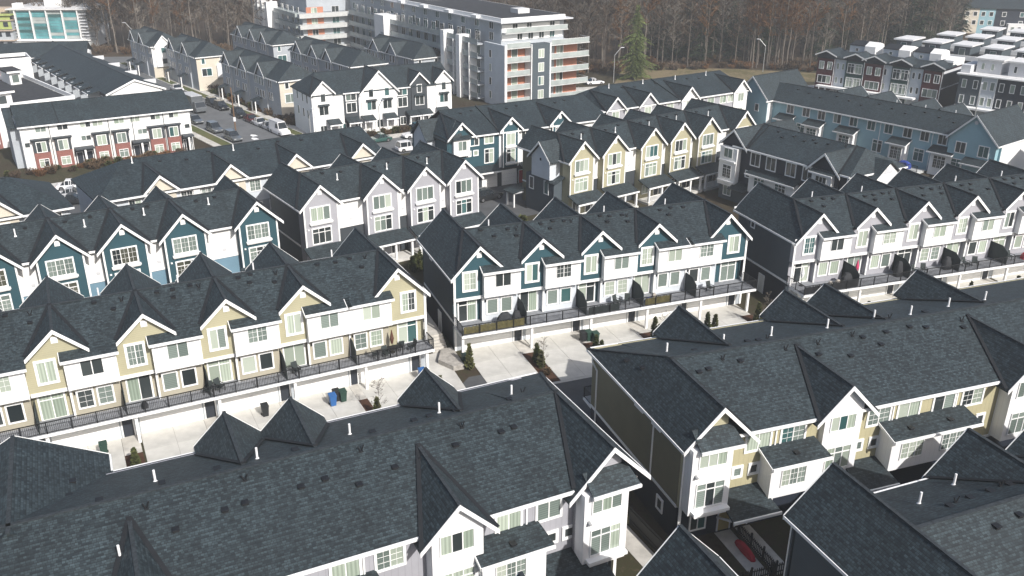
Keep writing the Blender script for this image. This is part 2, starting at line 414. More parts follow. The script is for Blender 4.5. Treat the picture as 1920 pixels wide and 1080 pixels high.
        if main:
            ye, ze, ms = main     # main roof plane: z = ze + ms*(y-ye) along d
            mb = MB()
            yr = ye+(za-ze)/ms
            for sg, h in ((-1, hl), (1, hr)):
                zf = za-sl*h; y2 = ye+(zf-ze)/ms; x2 = xc+sg*h
                if (y2-yf)*d < 0:
                    tt = (yr-yf)/(yr-y2); x2 = xc+sg*h*tt; zf = za-sl*h*tt; y2 = yf
                mb.bar((xc, yr, za+.12), (x2, y2, zf+.12), .26, .03)
            s.part('valley_flashing', mb, 'valley')
        s.part('ridge_cap', MB().bar((xc, yf, za+.02), (xc, yb, za+.02), .22, .05), 'ridge')
    def ridge(s, x0, x1, y, z):
        s.part('ridge_cap', MB().bar((x0, y, z+.02), (x1, y, z+.02), .24, .05), 'ridge')
    def gutter(s, a, b_):
        s.part('gutter', MB().bar((a[0], a[1], a[2]-.1), (b_[0], b_[1], b_[2]-.1), .12, .2), 'trim')
    def vents(s, pts, zf):
        """pts: (x, y, kind) put on the roof surface z = zf(x, y)"""
        for x, y, k in pts:
            z = zf(x, y)
            if k == 'p':
                me = shared('pipe', lambda: MB().cyl((0, 0, -.1), (0, 0, .75), .07, .07, 8).cyl((0, 0, -.05), (0, 0, .06), .16, .09, 8).mesh('vent_pipe', 'white_metal')); nm = 'vent_pipe'
            elif k == 'v':
                me = shared('vee', lambda: MB().cyl((0, 0, -.1), (.22, 0, .5), .05, .05, 6).cyl((0, 0, -.1), (-.2, .05, .42), .05, .05, 6).box(-.14, .14, -.14, .14, -.1, .05).mesh('vent_hook', 'black_metal')); nm = 'vent_hook'
            else:
                me = shared('rvent', lambda: MB().prism([(-.2, -.22, -.1), (.2, -.22, -.1), (.2, .22, -.1), (-.2, .22, -.1)], (0, 0, .18)).box(-.24, .24, -.3, .2, .085, .15).mesh('roof_vent', 'black_metal')); nm = 'roof_vent'
            o = obj(nm, me, s.root, (x, y, z)); o.scale = (.8, .8, .8) if k != 'p' else (1, 1, 1)
    def downpipe(s, x, y, z0, z1, mat='trim'):
        s.part('downpipe', MB().box(x-.05, x+.05, y-.1, y-.005, z0, z1).bar((x, y-.05, z1-.02), (x, y-.3, z1+.28), .09, .09), mat)

# ------------------------------------------------------------------ small shared things
def railing(b, pts, z, h=.98, step=1.75, fill='baluster', parent=None):
    """pts: polyline of (x, y); rail, posts and balusters are parts of the deck"""
    for (x0, y0), (x1, y1) in zip(pts, pts[1:]):
        ln = math.hypot(x1-x0, y1-y0); n = max(1, round(ln/step))
        b.part('rail', MB().bar((x0, y0, z+h), (x1, y1, z+h), .08, .06).bar((x0, y0, z+.1), (x1, y1, z+.1), .04, .04), 'black_metal', parent)
        me = shared(('post', h), lambda: MB().box(-.04, .04, -.04, .04, -.22, h+.03).mesh('post', 'black_metal'))
        for i in range(n+1):
            t = i/n; obj('post', me, parent or b.root, (x0+(x1-x0)*t, y0+(y1-y0)*t, z))
        k = int(ln/.13); q = MB()
        for i in range(1, k):
            t = i/k; q.box(x0+(x1-x0)*t-.011, x0+(x1-x0)*t+.011, y0+(y1-y0)*t-.011, y0+(y1-y0)*t+.011, z+.1, z+h)
        o = b.part('balusters', q, 'black_metal', parent); o['kind'] = 'stuff'
def garage(b, x0, x1, y=.4, h=2.25):
    def mk():
        mb = MB(); w_ = x1-x0
        for i in range(4):
            z0 = h*i/4
            mb.box(0, w_, -.04, .03, z0+.012, z0+h/4-.012)
            for j in range(4): mb.box(w_*j/4+.12, w_*(j+1)/4-.12, -.055, -.041, z0+.1, z0+h/4-.1)
        mb.box(-.1, -.0, -.07, .03, 0, h+.12); mb.box(w_, w_+.1, -.07, .03, 0, h+.12); mb.box(0, w_, -.07, .03, h, h+.12)
        return mb.mesh('garage_door', 'trim')
    obj('garage_door', shared(('gd', round(x1-x0, 2), h), mk), b.root, (x0, y, 0))
def door(b, x, y=.4, z=0, w_=.9, h=2.05, mat='door_dark', f='F'):
    fr = shared(('dfr', w_, h), lambda: MB().box(-w_/2-.1, -w_/2, -.07, .02, 0, h+.1).box(w_/2, w_/2+.1, -.07, .02, 0, h+.1).box(-w_/2, w_/2, -.07, .02, h, h+.1).mesh('door', 'trim'))
    o = obj('door', fr, b.root, (x, y, z) if f == 'F' else (y, x, z), {'F': 0, 'L': -math.pi/2, 'R': math.pi/2}[f])
    obj('leaf', shared(('leaf', w_, h, mat), lambda: MB().box(-w_/2, w_/2, -.03, 0, 0, h).box(-w_/2+.15, w_/2-.15, -.045, -.031, h*.55, h-.2).box(w_/2-.12, w_/2-.06, -.09, -.031, h*.47, h*.5).mesh('leaf', mat)), o)

YR, ZR, YE, ZE, DEP = 5.1, 10.62, -.55, 8.12, 11.5
MS = (ZR-ZE)/(YR-YE)
def r_row(b, L0, L1, aps, ends, boxes, gm, low, side, deckf=-2.3, deckz=2.72, garages=None, screens=(), sp=1.0, first_belt=None):
    """townhouse row seen from its garage lane: gables, white boxes, deck and garages"""
    b.mode = 'lit'
    b.box('wall', L0, L1, 1.04, DEP-.3, 0, 7.55, side)
    b.box('attic_wall', L0+(1.1 if ends[0] else 0), L1-(1.1 if ends[1] else 0), 1.05, DEP-.31, 7.552, 8.2, side)
    b.box('wall', L0+.004, L1-.004, .405, 1.038, 5.3, 7.5, gm)
    b.box('attic_wall', L0+(1.1 if ends[0] else 0), L1-(1.1 if ends[1] else 0), .406, 1.037, 7.501, 8.2, gm)
    b.box('garage_wall', L0+.002, L1-.002, .40, 1.036, 0, 2.5, 'fog')
    # main roof
    xl = aps[0] if ends[0] else L0-.4; xr = aps[-1] if ends[1] else L1+.4
    zf = lambda x, y: ZE+MS*(y-YE) if y < YR else ZR-(ZR-8.0)/(DEP+.4-YR)*(y-YR)
    b.slab('roof_slope', [(xl, .45, zf(0, .45)), (xr, .45, zf(0, .45)), (xr, YR, ZR), (xl, YR, ZR)])
    b.slab('roof_slope', [(xl, YR, ZR), (xr, YR, ZR), (xr, DEP+.4, 8.0), (xl, DEP+.4, 8.0)])
    b.ridge(xl, xr, YR, ZR)
    b.gutter((L0-.2, DEP+.45, 8.0), (L1+.2, DEP+.45, 8.0))
    for i, a in enumerate(aps):
        le = ends[0] and i == 0; re = ends[1] and i == len(aps)-1
        if le or re:
            hl, hr = (2.92, 2.62) if le else (2.62, 2.92)
            b.gable(a, hl, hr, ZR+.03, 1.03, 0, DEP+.45, gm, .4, 5.5, louver=True, wl=hl-.42, wr=hr-.42, main=(YE, ZE, MS))
            b.part('rake_board', MB().prism([(a-hl, DEP+.5, ZR-1.03*hl), (a, DEP+.5, ZR), (a+hr, DEP+.5, ZR-1.03*hr), (a+hr, DEP+.5, ZR-.3-1.03*hr), (a, DEP+.5, ZR-.3), (a-hl, DEP+.5, ZR-.3-1.03*hl)], (0, .06, 0)), 'trim')
            b.part('gable_wall', MB().prism([(a-hl+.45, DEP-.1, 0), (a+hr-.45, DEP-.1, 0), (a+hr-.45, DEP-.1, ZR-.2-1.03*(hr-.45)), (a, DEP-.1, ZR-.2), (a-hl+.45, DEP-.1, ZR-.2-1.03*(hl-.45))], (0, .1, 0)), gm)
            xe = a-hl if le else a+hr; ze = ZR+.03-1.03*2.92
            b.gutter((xe, 0.05, ze), (xe, DEP+.4, ze))
            xs = L0 if le else L1; sg = -1 if le else 1
            b.part('belt_board', MB().box(min(xs, xs+sg*.05), max(xs, xs+sg*.05), .5, DEP-.3, 2.75, 2.98), 'trim')
            b.part('corner_board', MB().box(xs-.1 if le else xs-.12, xs+.12 if le else xs+.1, .33, .395, .0, 8.0), 'trim')
            b.part('side_wall', MB().box(min(xs, xs+sg*.03), max(xs, xs+sg*.03), 1.2, DEP-.31, 0, 2.749), 'navy')
            door(b, 5.4, xs+sg*.035, 0, .9, 2.05, 'lamp_white', 'L' if le else 'R')
            if le: b.win(8.2, 7.05, .55, .55, y=xs-.005, f='L', cols=1, trim=.14, mode='dark')
            b.part('rake_brace', MB().bar((xs+sg*.05, .5, 7.1), (xs+sg*.42, .3, 7.6), .09, .09), 'trim')
        else:
            b.gable(a, 2.2, 2.2, ZR, .93, 0, YR+.05, gm, .4, 5.5, louver=True, wl=1.95, wr=1.95, main=(YE, ZE, MS))
            b.gable(a, 2.5, 2.5, ZR-.02, .95, DEP+.3, YR, gm, DEP-.1, 0, louver=False)
    zb0 = zf(0, .44)
    edge = L0
    for i, (x0, x1) in enumerate(boxes):
        b.box('bay_box', x0, x1, -.25, .398, 5.45, 8.02, 'white')
        b.box('bay_trim', x0-.03, x0+.09, -.285, -.255, 5.45, 8.0, 'trim'); b.box('bay_trim', x1-.09, x1+.03, -.285, -.255, 5.45, 8.0, 'trim')
        b.slab('bay_roof', [(x0-.22, YE, ZE), (x1+.22, YE, ZE), (x1+.22, .448, zb0-.002), (x0-.22, .448, zb0-.002)])
        b.gutter((x0-.24, YE-.06, ZE), (x1+.24, YE-.06, ZE))
        b.part('bay_fascia', MB().bar((x0-.25, YE, ZE-.1), (x0-.25, .4, zb0-.1), .05, .2), 'trim')
        w0 = b.win((x0+x1)/2+.05, 7.15, 1.5, 1.35, y=-.255, cols=2, grid=(i % 3 == 1), trim=.06)
        b.box('lower_wall', x0, x1-.05, .42, 1.03, 2.5, 5.449, low)
        b.part('corner_board', MB().box(x0-.04, x0+.12, .38, .416, 2.75, 5.44), 'trim')
        for xx in (x0+1.0, x0+2.45): b.win(xx, 4.2, 1.0, 1.42, y=.415, cols=1, trim=.13, grid=(i % 4 == 2))
        b.part('wall_lamp', MB().box(x0+.22, x0+.34, .3, .415, 4.75, 4.95), 'black_metal')
    for i, a in enumerate(aps):
        re = ends[1] and i == len(aps)-1
        xw = a-.95 if not re else a+.95
        b.win(xw, 7.12, 1.15, 1.7, y=.395, cols=2, grid=(i % 3 == 0), trim=.2)
        b.win(xw-.12 if not re else xw, 3.93, 1.7, 2.25, y=.995, cols=2, trim=.14, transom=(i % 2 == 0))
        lo = a-2.35 if not (ends[0] and i == 0) else L0
        hi = a+.3 if not re else L1
        if re: lo = a-.85
        b.box('belt_board', lo, hi, .33, .392, 5.2, 5.5, 'trim')
        b.box('recess_wall', lo+.02, hi-.02, 1.0, 1.033, 2.7, 5.2, low if i % 2 else gm)
    # deck
    d0, d1 = L0-.1, L1+.1
    b.box('deck_fascia', d0, d1, deckf, .395, deckz-.27, deckz-.03, 'trim')
    b.box('deck_floor', d0+.04, d1-.04, deckf+.05, .99, deckz-.029, deckz, 'deck')
    rp = [(d0+.08, deckf+.08), (d1-.08, deckf+.08)]
    if ends[0]: rp = [(d0+.08, .9)]+rp
    if ends[1]: rp = rp+[(d1-.08, .9)]
    railing(b, rp, deckz)
    for x in screens:
        b.part('privacy_screen', MB().prism([(x-.03, deckf+.25, deckz), (x-.03, .98, deckz), (x-.03, .98, deckz+1.95), (x-.03, deckf+1.1, deckz+1.95), (x-.03, deckf+.25, deckz+1.35)], (.06, 0, 0)), 'screen')
    for i, (g0, g1) in enumerate(garages):
        garage(b, g0, g1, .395)
        nx = g1+.72 if not (ends[1] and i == len(garages)-1) else g1+.8
        door(b, nx, .395, 0, .8, 2.02, 'door_dark')
        b.box('deck_post', nx+.55, nx+.78, deckf+.35, deckf+.58, 0, deckz-.27, 'trim')
    if ends[0]: b.box('deck_post', d0+.1, d0+.33, deckf+.35, deckf+.58, 0, deckz-.27, 'trim')
    # roof furniture
    pts = []
    for i, a in enumerate(aps[:-1]):
        n = aps[i+1]
        for t, y, k in ((.28, YR-.5, 'o'), (.48, YR-.45, 'o'), (.66, YR-.55, 'o'), (.40, YR-1.35, 'o'), (.74, YR-1.5, 'o'), (.80, YR-.8, 'v'), (.55, YR+2.0, 'p')):
            if random.random() < .8: pts.append((a+(n-a)*t+random.uniform(-.25, .25), y+random.uniform(-.15, .15), k))
    b.vents(pts, zf)

def f_row(b, L0, L1, aps, gm, acc, ends, recess='white', dep=11.3, side='slate', skirt=True, mode='lit', hw=2.68, porch=True):
    """townhouse row seen from its front doors: gabled bays with two stacked windows, porch roofs below"""
    b.mode = mode; yr, zr, ye, ze = 5.8, 10.62, 1.1, 8.0
    ms = (zr-ze)/(yr-ye)
    b.box('wall', L0, L1, 2.0, dep-.3, 0, 8.3, side)
    b.box('recess_wall', L0+.3, L1-.3, 1.5, 1.998, 4.6, 8.1, recess)
    b.box('lower_wall', L0+.3, L1-.3, 1.5, 1.996, 0, 4.6, acc)
    xl = aps[0] if ends[0] else L0-.3; xr = aps[-1] if ends[1] else L1+.3
    zf = lambda x, y: ze+ms*(y-ye) if y < yr else zr-(zr-8.0)/(dep+.4-yr)*(y-yr)
    b.slab('roof_slope', [(xl, ye, ze), (xr, ye, ze), (xr, yr, zr), (xl, yr, zr)])
    b.slab('roof_slope', [(xl, yr, zr), (xr, yr, zr), (xr, dep+.4, 8.0), (xl, dep+.4, 8.0)])
    b.ridge(xl, xr, yr, zr)
    b.gutter((L0+.3, ye-.06, ze), (L1-.3, ye-.06, ze))
    for i, a in enumerate(aps):
        le = ends[0] and i == 0; re = ends[1] and i == len(aps)-1
        yb = dep+.4 if (le or re) else yr+.05
        b.gable(a, hw, hw, zr, 1.0, 0, yb, gm, .4, 2.9, louver=True, wl=2.1, wr=2.1, main=(ye, ze, ms))
        if not (le or re): b.gable(a, 2.3, 2.3, zr-.02, .95, dep+.3, yr, gm, dep-.1, 0)
        else:
            xe = a-hw if le else a+hw
            b.gutter((xe, .05, zr-hw), (xe, dep+.3, zr-hw))
            xs = L0 if le else L1; sg = -1 if le else 1
            b.part('belt_board', MB().box(min(xs, xs+sg*.05), max(xs, xs+sg*.05), 2.1, dep-.3, 2.9, 3.12), 'trim')
        b.box('bay', a-2.1, a+2.1, .545, 1.996, 0, 8.2, gm)
        b.box('corner_board', a-2.14, a-1.97, .35, .396, 2.9, 8.15, 'trim'); b.box('corner_board', a+1.97, a+2.14, .35, .396, 2.9, 8.15, 'trim')
        b.win(a-.1, 7.15, 2.25, 1.55, y=.395, cols=3, trim=.14, sill=True, grid=(gm == 'teal'))
        b.win(a-.1, 4.5, 2.2, 1.75, y=.395, cols=3, transom=True, trim=.14, grid=(gm == 'teal'))
        b.part('wall_lamp', MB().box(a-1.78, a-1.6, .28, .395, 5.35, 5.5), 'trim')
        if i < len(aps)-1:
            xm = (a+aps[i+1])/2
            b.part('wall_vent', MB().box(xm+.1, xm+.45, 1.44, 1.496, 5.3, 5.6), 'soffit')
            b.box('belt_board', a+2.16, aps[i+1]-2.16, 1.42, 1.496, 4.5, 4.7, 'trim')
        if skirt:
            x0, x1 = a-2.45, a+2.9 if not re else a+2.5
            b.slab('porch_roof', [(x0, -1.9, 2.55), (x1, -1.9, 2.55), (x1, .39, 3.35), (x0, .39, 3.35)], .14)
            b.gutter((x0, -1.96, 2.56), (x1, -1.96, 2.56))
            if porch:
                for xx in (x0+.3, a+.4, x1-.3): b.box('porch_post', xx-.13, xx+.13, -1.8, -1.54, 0, 2.4, 'trim')
                b.box('porch_floor', x0, x1, -1.95, .39, 0, .35, 'concrete')
                q = MB().box(x0+.43, a+.27, -1.7, -1.64, 1.15, 1.22).box(x0+.43, a+.27, -1.7, -1.64, .45, .5)
                k = int((a-.2-x0)/.16)
                for j in range(k): q.box(x0+.5+j*.16, x0+.56+j*.16, -1.69, -1.65, .5, 1.15)
                o = b.part('porch_railing', q, 'trim'); 
                door(b, a+1.4, .53, .35, .9, 2.0, 'door_dark'); b.win(a-.8, 1.6, 1.2, 1.2, y=.53, cols=2)
    pts = []
    for i in range(len(aps)-1):
        a, n = aps[i], aps[i+1]
        for t, y, k in ((.5, yr-1.6, 'p'), (.3, yr-.7, 'o'), (.62, yr-.6, 'o'), (.45, yr+1.0, 'o')):
            pts.append((a+(n-a)*t+random.uniform(-.4, .4), y+random.uniform(-.2, .2), k))
    b.vents(pts, zf)

# ------------------------------------------------------------------ the rows facing the lane
r2 = B('townhouse_row', 'deep teal gabled townhouse row with white boxes above a black railed deck', 'townhouses', un(845, 525, 7.7), 21)
ap2 = [2.95, 9.3, 15.6, 21.9, 30.3]
bx2 = [(3.25, 6.9), (9.55, 13.2), (15.85, 19.5), (21.95, 25.6), (25.64, 29.4)]
ga2 = [(1.4, 6.2), (7.85, 12.55), (14.15, 18.85), (20.45, 25.15), (26.2, 30.9)]
r_row(r2, .45, 32.85, ap2, (True, True), bx2, 'teal', 'pale_blue', 'slate', -2.05, 2.72, ga2, (6.95, 13.3, 19.6, 25.7))
r1 = B('townhouse_row', 'khaki gabled townhouse row with white boxes above a black railed deck', 'townhouses', un(805.8, 550, 7.7), 27.2)
sh = 33.2
ap1 = [x-sh for x in (-9.75, -3.4, 2.95, 9.3, 15.6, 21.9, 30.3)]
bx1 = [(x0-sh, x1-sh) for x0, x1 in [(-9.45, -5.8), (-3.1, .55)]+bx2]
ga1 = [(x0-sh, x1-sh) for x0, x1 in [(-11.3, -6.6), (-4.95, -.25), (1.4, 6.1)]+ga2[1:]]
r_row(r1, -46, -.35, ap1, (False, True), bx1, 'tan', 'putty', 'olive', -1.35, 2.78, ga1, [x-sh for x in (-5.6, .7, 6.95, 13.3, 19.6, 25.7)])
r3 = B('townhouse_row', 'pale grey gabled townhouse row with white boxes above a black railed deck', 'townhouses', un(1490, 457, 7.7), 19.0)
ap3 = [3.1+6.72*i for i in range(6)]
bx3 = [(a+.2, a+3.85) for a in ap3]
r_row(r3, .4, 44, ap3, (True, False), bx3, 'grey', 'grey', 'slate', -2.25, 2.72, [(a-1.45, a+3.3) for a in ap3], [a+4.1 for a in ap3])

# ------------------------------------------------------------------ rows seen from their front doors
f1p = un(481, 378, 10.62)
f1 = B('townhouse_row', 'dark teal gabled row whose stacked windows carry grids, white recesses between bays', 'townhouses', f1p, 33)
f_row(f1, -34, 2.1, [-31.5, -25.55, -19.6, -13.68, -7.74, 0], 'teal', 'mid_blue', (False, True), side='slate', mode='olive')
f2 = B('townhouse_row', 'lilac grey gabled row with stacked windows and white recesses above dark porch roofs', 'townhouses', un(600, 347, 10.62), 34.8)
f_row(f2, -2.1, 21.5, [0, 7.9, 13.75, 19.35], 'grey', 'charcoal', (True, True), side='slate')
f3 = B('townhouse_row', 'olive beige gabled row of six bays with white porches below', 'townhouses', un(1097, 265, 10.62), 36.8)
f_row(f3, -2.1, 35.0, [0, 6.0, 13.3, 19.3, 25.2, 33.2], 'tan', 'charcoal', (True, True), side='olive')
# side projection of the olive beige row
f3.box('side_bay', -3.9, -2.1, 2.6, 6.6, 5.2, 8.0, 'pale_blue')
f3.part('side_gable', MB().prism([(-3.9, 2.6, 8.0), (-3.9, 6.6, 8.0), (-3.9, 4.6, 9.9)], (1.9, 0, 0)), 'pale_blue')
for sg in (-1, 1):
    f3.part('roof_slope', MB().prism([(-4.3, 4.6, 10.25), (-1.2, 4.6, 10.25), (-1.2, 4.6+sg*2.5, 7.8), (-4.3, 4.6+sg*2.5, 7.8)], (0, 0, -.15)), 'roof')
f3.part('rake_board', MB().prism([(-4.36, 2.1, 7.85), (-4.36, 4.6, 10.3), (-4.36, 7.1, 7.85), (-4.36, 7.1, 7.55), (-4.36, 4.6, 9.98), (-4.36, 2.1, 7.55)], (.05, 0, 0)), 'trim')
f3.part('gable_vent', MB().box(-3.95, -3.905, 4.45, 4.75, 7.6, 7.95), 'charcoal')
f3.box('side_wall', -3.6, -2.1, 2.0, 8.2, 0, 5.15, 'slate')
f3.win(6.9, 3.9, .8, 1.6, y=-3.61, f='L', cols=1, trim=.12, mode='dark'); f3.win(3.6, 3.9, .8, 1.7, y=-3.61, f='L', cols=1, trim=.12, mode='teal')
f3.slab('side_roof', [(-4.0, 1.4, 4.9), (-4.0, 3.4, 4.9), (-2.1, 3.4, 5.7), (-2.1, 1.4, 5.7)], .12)
f3.box('side_porch', -5.4, -3.7, 8.6, 10.4, 2.0, 2.2, 'soffit'); f3.slab('side_porch_roof', [(-5.8, 8.3, 2.25), (-3.6, 8.3, 2.7), (-3.6, 10.7, 2.7), (-5.8, 10.7, 2.25)], .1)
for yy in (8.7, 10.3): f3.box('porch_post', -5.4, -5.2, yy, yy+.2, 0, 2.0, 'trim')

# ------------------------------------------------------------------ taller rows with street bays
def s_shell(b, L0, L1, wm, lowm, side, ends, dep=15.3, yr=7.1, ze=8.1, zr=10.62, ye=.4, wy=.9, endap=2.69, ins=.35):
    ms = (zr-ze)/(yr-ye)
    zf = lambda x, y: ze+ms*(y-ye) if y < yr else zr-(zr-7.9)/(dep-yr)*(y-yr)
    b.zf = zf; b.main = (ye, ze, ms); b.dims = (yr, zr, dep, wy)
    b.box('wall', L0+.35, L1-ins, wy, dep-.4, 3.0, ze-.02, wm)
    b.box('lower_wall', L0+.352, L1-ins-.002, wy+.003, dep-.402, 0, 2.998, lowm)
    for k, xs, sg in (('l', L0+.35, -1), ('r', L1-ins, 1)):
        b.part('side_wall', MB().box(min(xs, xs+sg*.03), max(xs, xs+sg*.03), wy+.01, dep-.41, 3.0, ze-.2), side)
        b.part('belt_board', MB().box(min(xs, xs+sg*.07), max(xs, xs+sg*.07), wy+.02, dep-.42, 2.85, 3.08), 'trim')
    b.box('belt_board', L0+.35, L1-ins, wy-.05, wy-.002, 2.9, 3.1, 'trim')
    xl = L0+endap if ends[0] else L0; xr = L1-endap if ends[1] else L1
    b.slab('roof_slope', [(xl, ye, ze), (xr, ye, ze), (xr, yr, zr), (xl, yr, zr)])
    b.slab('roof_slope', [(xl, yr, zr), (xr, yr, zr), (xr, dep, 7.9), (xl, dep, 7.9)])
    b.ridge(xl, xr, yr, zr)
    b.gutter((xl, ye-.06, ze), (xr, ye-.06, ze)); b.gutter((L0+.3, dep+.06, 7.9), (L1-.3, dep+.06, 7.9))
    return zf
def s_end(b, a, left, wm, hw=2.69, ho=2.95, cut=None):
    """end gable: long outer slope down to the end wall, hipped at the back corner"""
    yr, zr, dep, wy = b.dims
    hl, hr = (hw, ho) if left else (ho, hw)
    sl = 1.03; z0 = zr-sl*hw; xe = a-hw if left else a+hw
    # outer slope with hip
    b.slab('roof_slope', [(a, 0, zr+.01), (xe, 0, z0), (xe, dep, z0), (a, yr+.3, zr+.01)])
    xi = a+ho if left else a-ho
    b.slab('roof_slope', [(a, 0, zr+.01), (a, yr+.2, zr+.01), (xi, yr-2, zr-sl*ho), (xi, 0, zr-sl*ho)])
    b.part('ridge_cap', MB().bar((a, 0, zr+.03), (a, yr+.2, zr+.03), .22, .05).bar((a, yr+.3, zr+.02), (xe, dep, z0+.03), .22, .05), 'ridge')
    b.slab('roof_slope', [(a, yr+.25, zr), (xe, dep, z0-.004), (a+(3 if left else -3), dep, 7.86), (a+(3 if left else -3), yr+.25, zr-.01)])
    k = .02
    pl = [(a-hl-.02, zr-sl*hl+k), (a, zr+k+.01), (a+hr+.02, zr-sl*hr+k), (a+hr+.02, zr-sl*hr-.3), (a, zr-.32), (a-hl-.02, zr-sl*hl-.3)]
    b.part('rake_board', MB().prism([(p[0], -.06, p[1]) for p in pl], (0, .05, 0)), 'trim')
    wl, wr = hl-.35, hr-.35
    if left: wr = .7
    else: wl = 2.2
    if cut: wr = cut
    b.part('gable_wall', MB().prism([(a-wl, .5, 3.0), (a+wr, .5, 3.0), (a+wr, .5, zr-.2-sl*wr), (a, .5, zr-.2), (a-wl, .5, zr-.2-sl*wl)], (0, .39, 0)), wm)
    b.gutter((xe, .02, z0), (xe, dep, z0))
    xc = a-wl if left else a+wr
    b.part('corner_board', MB().box(xc-.06, xc+.16, .44, .498, 0, 7.7) if left else MB().box(xc-.16, xc+.06, .44, .498, 0, 7.7), 'trim')
    ye, ze, ms = b.main
    mb = MB(); xi2 = xi; zz = zr-sl*ho; mb.bar((a, yr, zr+.12), (a+(xi-a)*(zr-max(zz, ze))/(zr-zz), ye+(max(zz, ze)-ze)/ms, max(zz, ze)+.12), .26, .03)
    b.part('valley_flashing', mb, 'valley')
def s_bay(b, x0, x1, yf=-.5, hood=True, side=None, zt=8.1, wy=.9):
    b.box('bay', x0, x1, yf, wy-.002, 3.15, zt, 'white_board')
    if hood:
        b.slab('bay_roof', [(x0+.35, yf-.35, zt+.1), (x1+.6, yf-.35, zt+.1), (x1+.3, .49, zt+.95), (x0+.35, .49, zt+.95)], .12)
        b.gutter((x0+.35, yf-.41, zt+.1), (x1+.6, yf-.41, zt+.1))
    xc = (x0+x1)/2
    b.win(xc, 7.35, 1.95, 1.15, y=yf-.005, cols=3, trim=.07)
    b.win(xc, 4.6, 2.0, 1.8, y=yf-.005, cols=3, transom=True, trim=.07)
    b.part('bay_skirt', MB().box(x0+.2, x1-.1, yf-.45, yf-.004, 3.28, 3.5).box(x0+.35, x1-.25, yf-.3, yf-.004, 3.05, 3.279), 'trim')
    b.part('wall_lamp', MB().cyl((x0+.3, yf-.25, 6.15), (x0+.3, yf-.02, 6.3), .12, .07, 8), 'steel')
def s_box(b, x0, x1, yf=-.5, n=1, wy=.9, zt=5.75, rise=.6):
    """projecting window box with a lean-to roof"""
    b.box('bay', x0+.25, x1-.35, yf, wy-.002, 3.0, zt, 'white_board')
    b.slab('bay_roof', [(x0, yf-.4, zt), (x1, yf-.4, zt), (x1-.25, wy-.004, zt+rise), (x0, wy-.004, zt+rise)], .12)
    b.gutter((x0, yf-.46, zt), (x1, yf-.46, zt))
    b.part('bay_fascia', MB().bar((x0-.03, yf-.4, zt-.1), (x0-.03, wy-.05, zt+rise-.1), .05, .2).bar((x0, yf-.1, zt-.6), (x0, yf-.4, zt-.15), .08, .1), 'trim')
    for i in range(n):
        xc = x0+.25+(x1-x0-.6)*(i+.5)/n-(0.25 if n == 1 else 0)
        b.win(xc, 4.75, 1.85, 1.75, y=yf-.005, cols=3, transom=True, trim=.06, grid=True)
    b.part('bay_skirt', MB().prism([(x0+.3, yf, 3.0), (x0+.3, wy, 2.75), (x0+.3, wy, 3.0)], (x1-x0-.7, 0, 0)), 'trim')
    b.vents([((x0+x1)/2, yf+.4, 'o')] if n == 1 else [(x0+2, yf+.4, 'o'), (x1-2.3, yf+.4, 'o')], lambda x, y: zt+rise*(y-yf+.4)/(wy-yf+.4))
def s_eave(b, xs, wy=.9, w_=1.8):
    for x in xs: b.win(x, 6.85, w_, 1.2, y=wy-.005, cols=2, trim=.16, grid=(int(x) % 4 == 0))
def s_small(b, xs, wy=.9):
    for x in xs: b.win(x, 4.72, .5, .6, y=wy-.005, cols=1, trim=.2)
def s_mid(b, a, wm='white_board', yf=0, za=10.37, hw=2.5, wy=.4, low=True):
    yr, zr, dep, w0 = b.dims
    yb = b.main[0]+(za-b.main[1])/b.main[2]+.1
    b.gable(a, hw, hw, za, 1.03, yf, yb, wm, wy, 3.1, wl=1.55, wr=1.55, main=b.main)
    b.box('bay', a-1.55, a+1.55, wy+.145, w0-.003, 3.1, 8.2, wm)
    b.win(a-.05, 7.4, 1.95, 1.25, y=wy-.005, cols=3, trim=.07)
    b.win(a-.05, 4.5, 1.95, 1.75, y=wy-.005, cols=3, transom=True, trim=.07)

b2 = B('townhouse_row', 'khaki row with white projecting bays and lean-to roofs above a dark ground floor', 'townhouses', un(1283, 850, 7.8), 19.5)
b2.mode = 'lit'
s_shell(b2, 0, 47, 'tan_board', 'navy', 'olive', (True, False))
s_end(b2, 2.69, True, 'tan'); s_bay(b2, .37, 3.35)
s_eave(b2, (6.2, 8.95, 16.1, 18.7, 21.85, 24.5, 32.2, 35.0, 38.2)); s_box(b2, 32.6, 37.4); s_mid(b2, 41.5); s_small(b2, (4.8, 6.1, 14.7, 16.05, 25.75))
s_box(b2, 6.3, 11.0); s_mid(b2, 12.65); s_box(b2, 16.2, 24.0, n=2)
s_mid(b2, 28.6, yf=-.6, wy=-.2)
for x in (7.55, 17.3, 23.0): b2.downpipe(x, .9, 6.2, 7.7)
for a in (8.0, 18.0, 22.0, 31.8): b2.gable(a, 2.15, 2.15, 10.35, .95, 15.45, 7.0, 'tan', 14.9, 3, main=(15.3, 7.9, -(10.62-7.9)/(15.3-7.1)))
b2.slab('porch_roof', [(3.2, -1.6, 2.75), (6.9, -1.6, 2.75), (6.6, .89, 3.5), (3.2, .89, 3.5)], .12); b2.gutter((3.2, -1.66, 2.76), (6.9, -1.66, 2.76))
b2.slab('porch_roof', [(13.4, -1.6, 2.75), (16.6, -1.6, 2.75), (16.4, .89, 3.5), (13.6, .89, 3.5)], .12); b2.gutter((13.4, -1.66, 2.76), (16.6, -1.66, 2.76))
b2.part('porch_brace', MB().bar((3.3, .4, 1.7), (3.3, -1.3, 2.6), .12, .14), 'trim')
for x in (4.2, 5.6): door(b2, x, .895, .1, .9, 2.05, 'door_yellow')
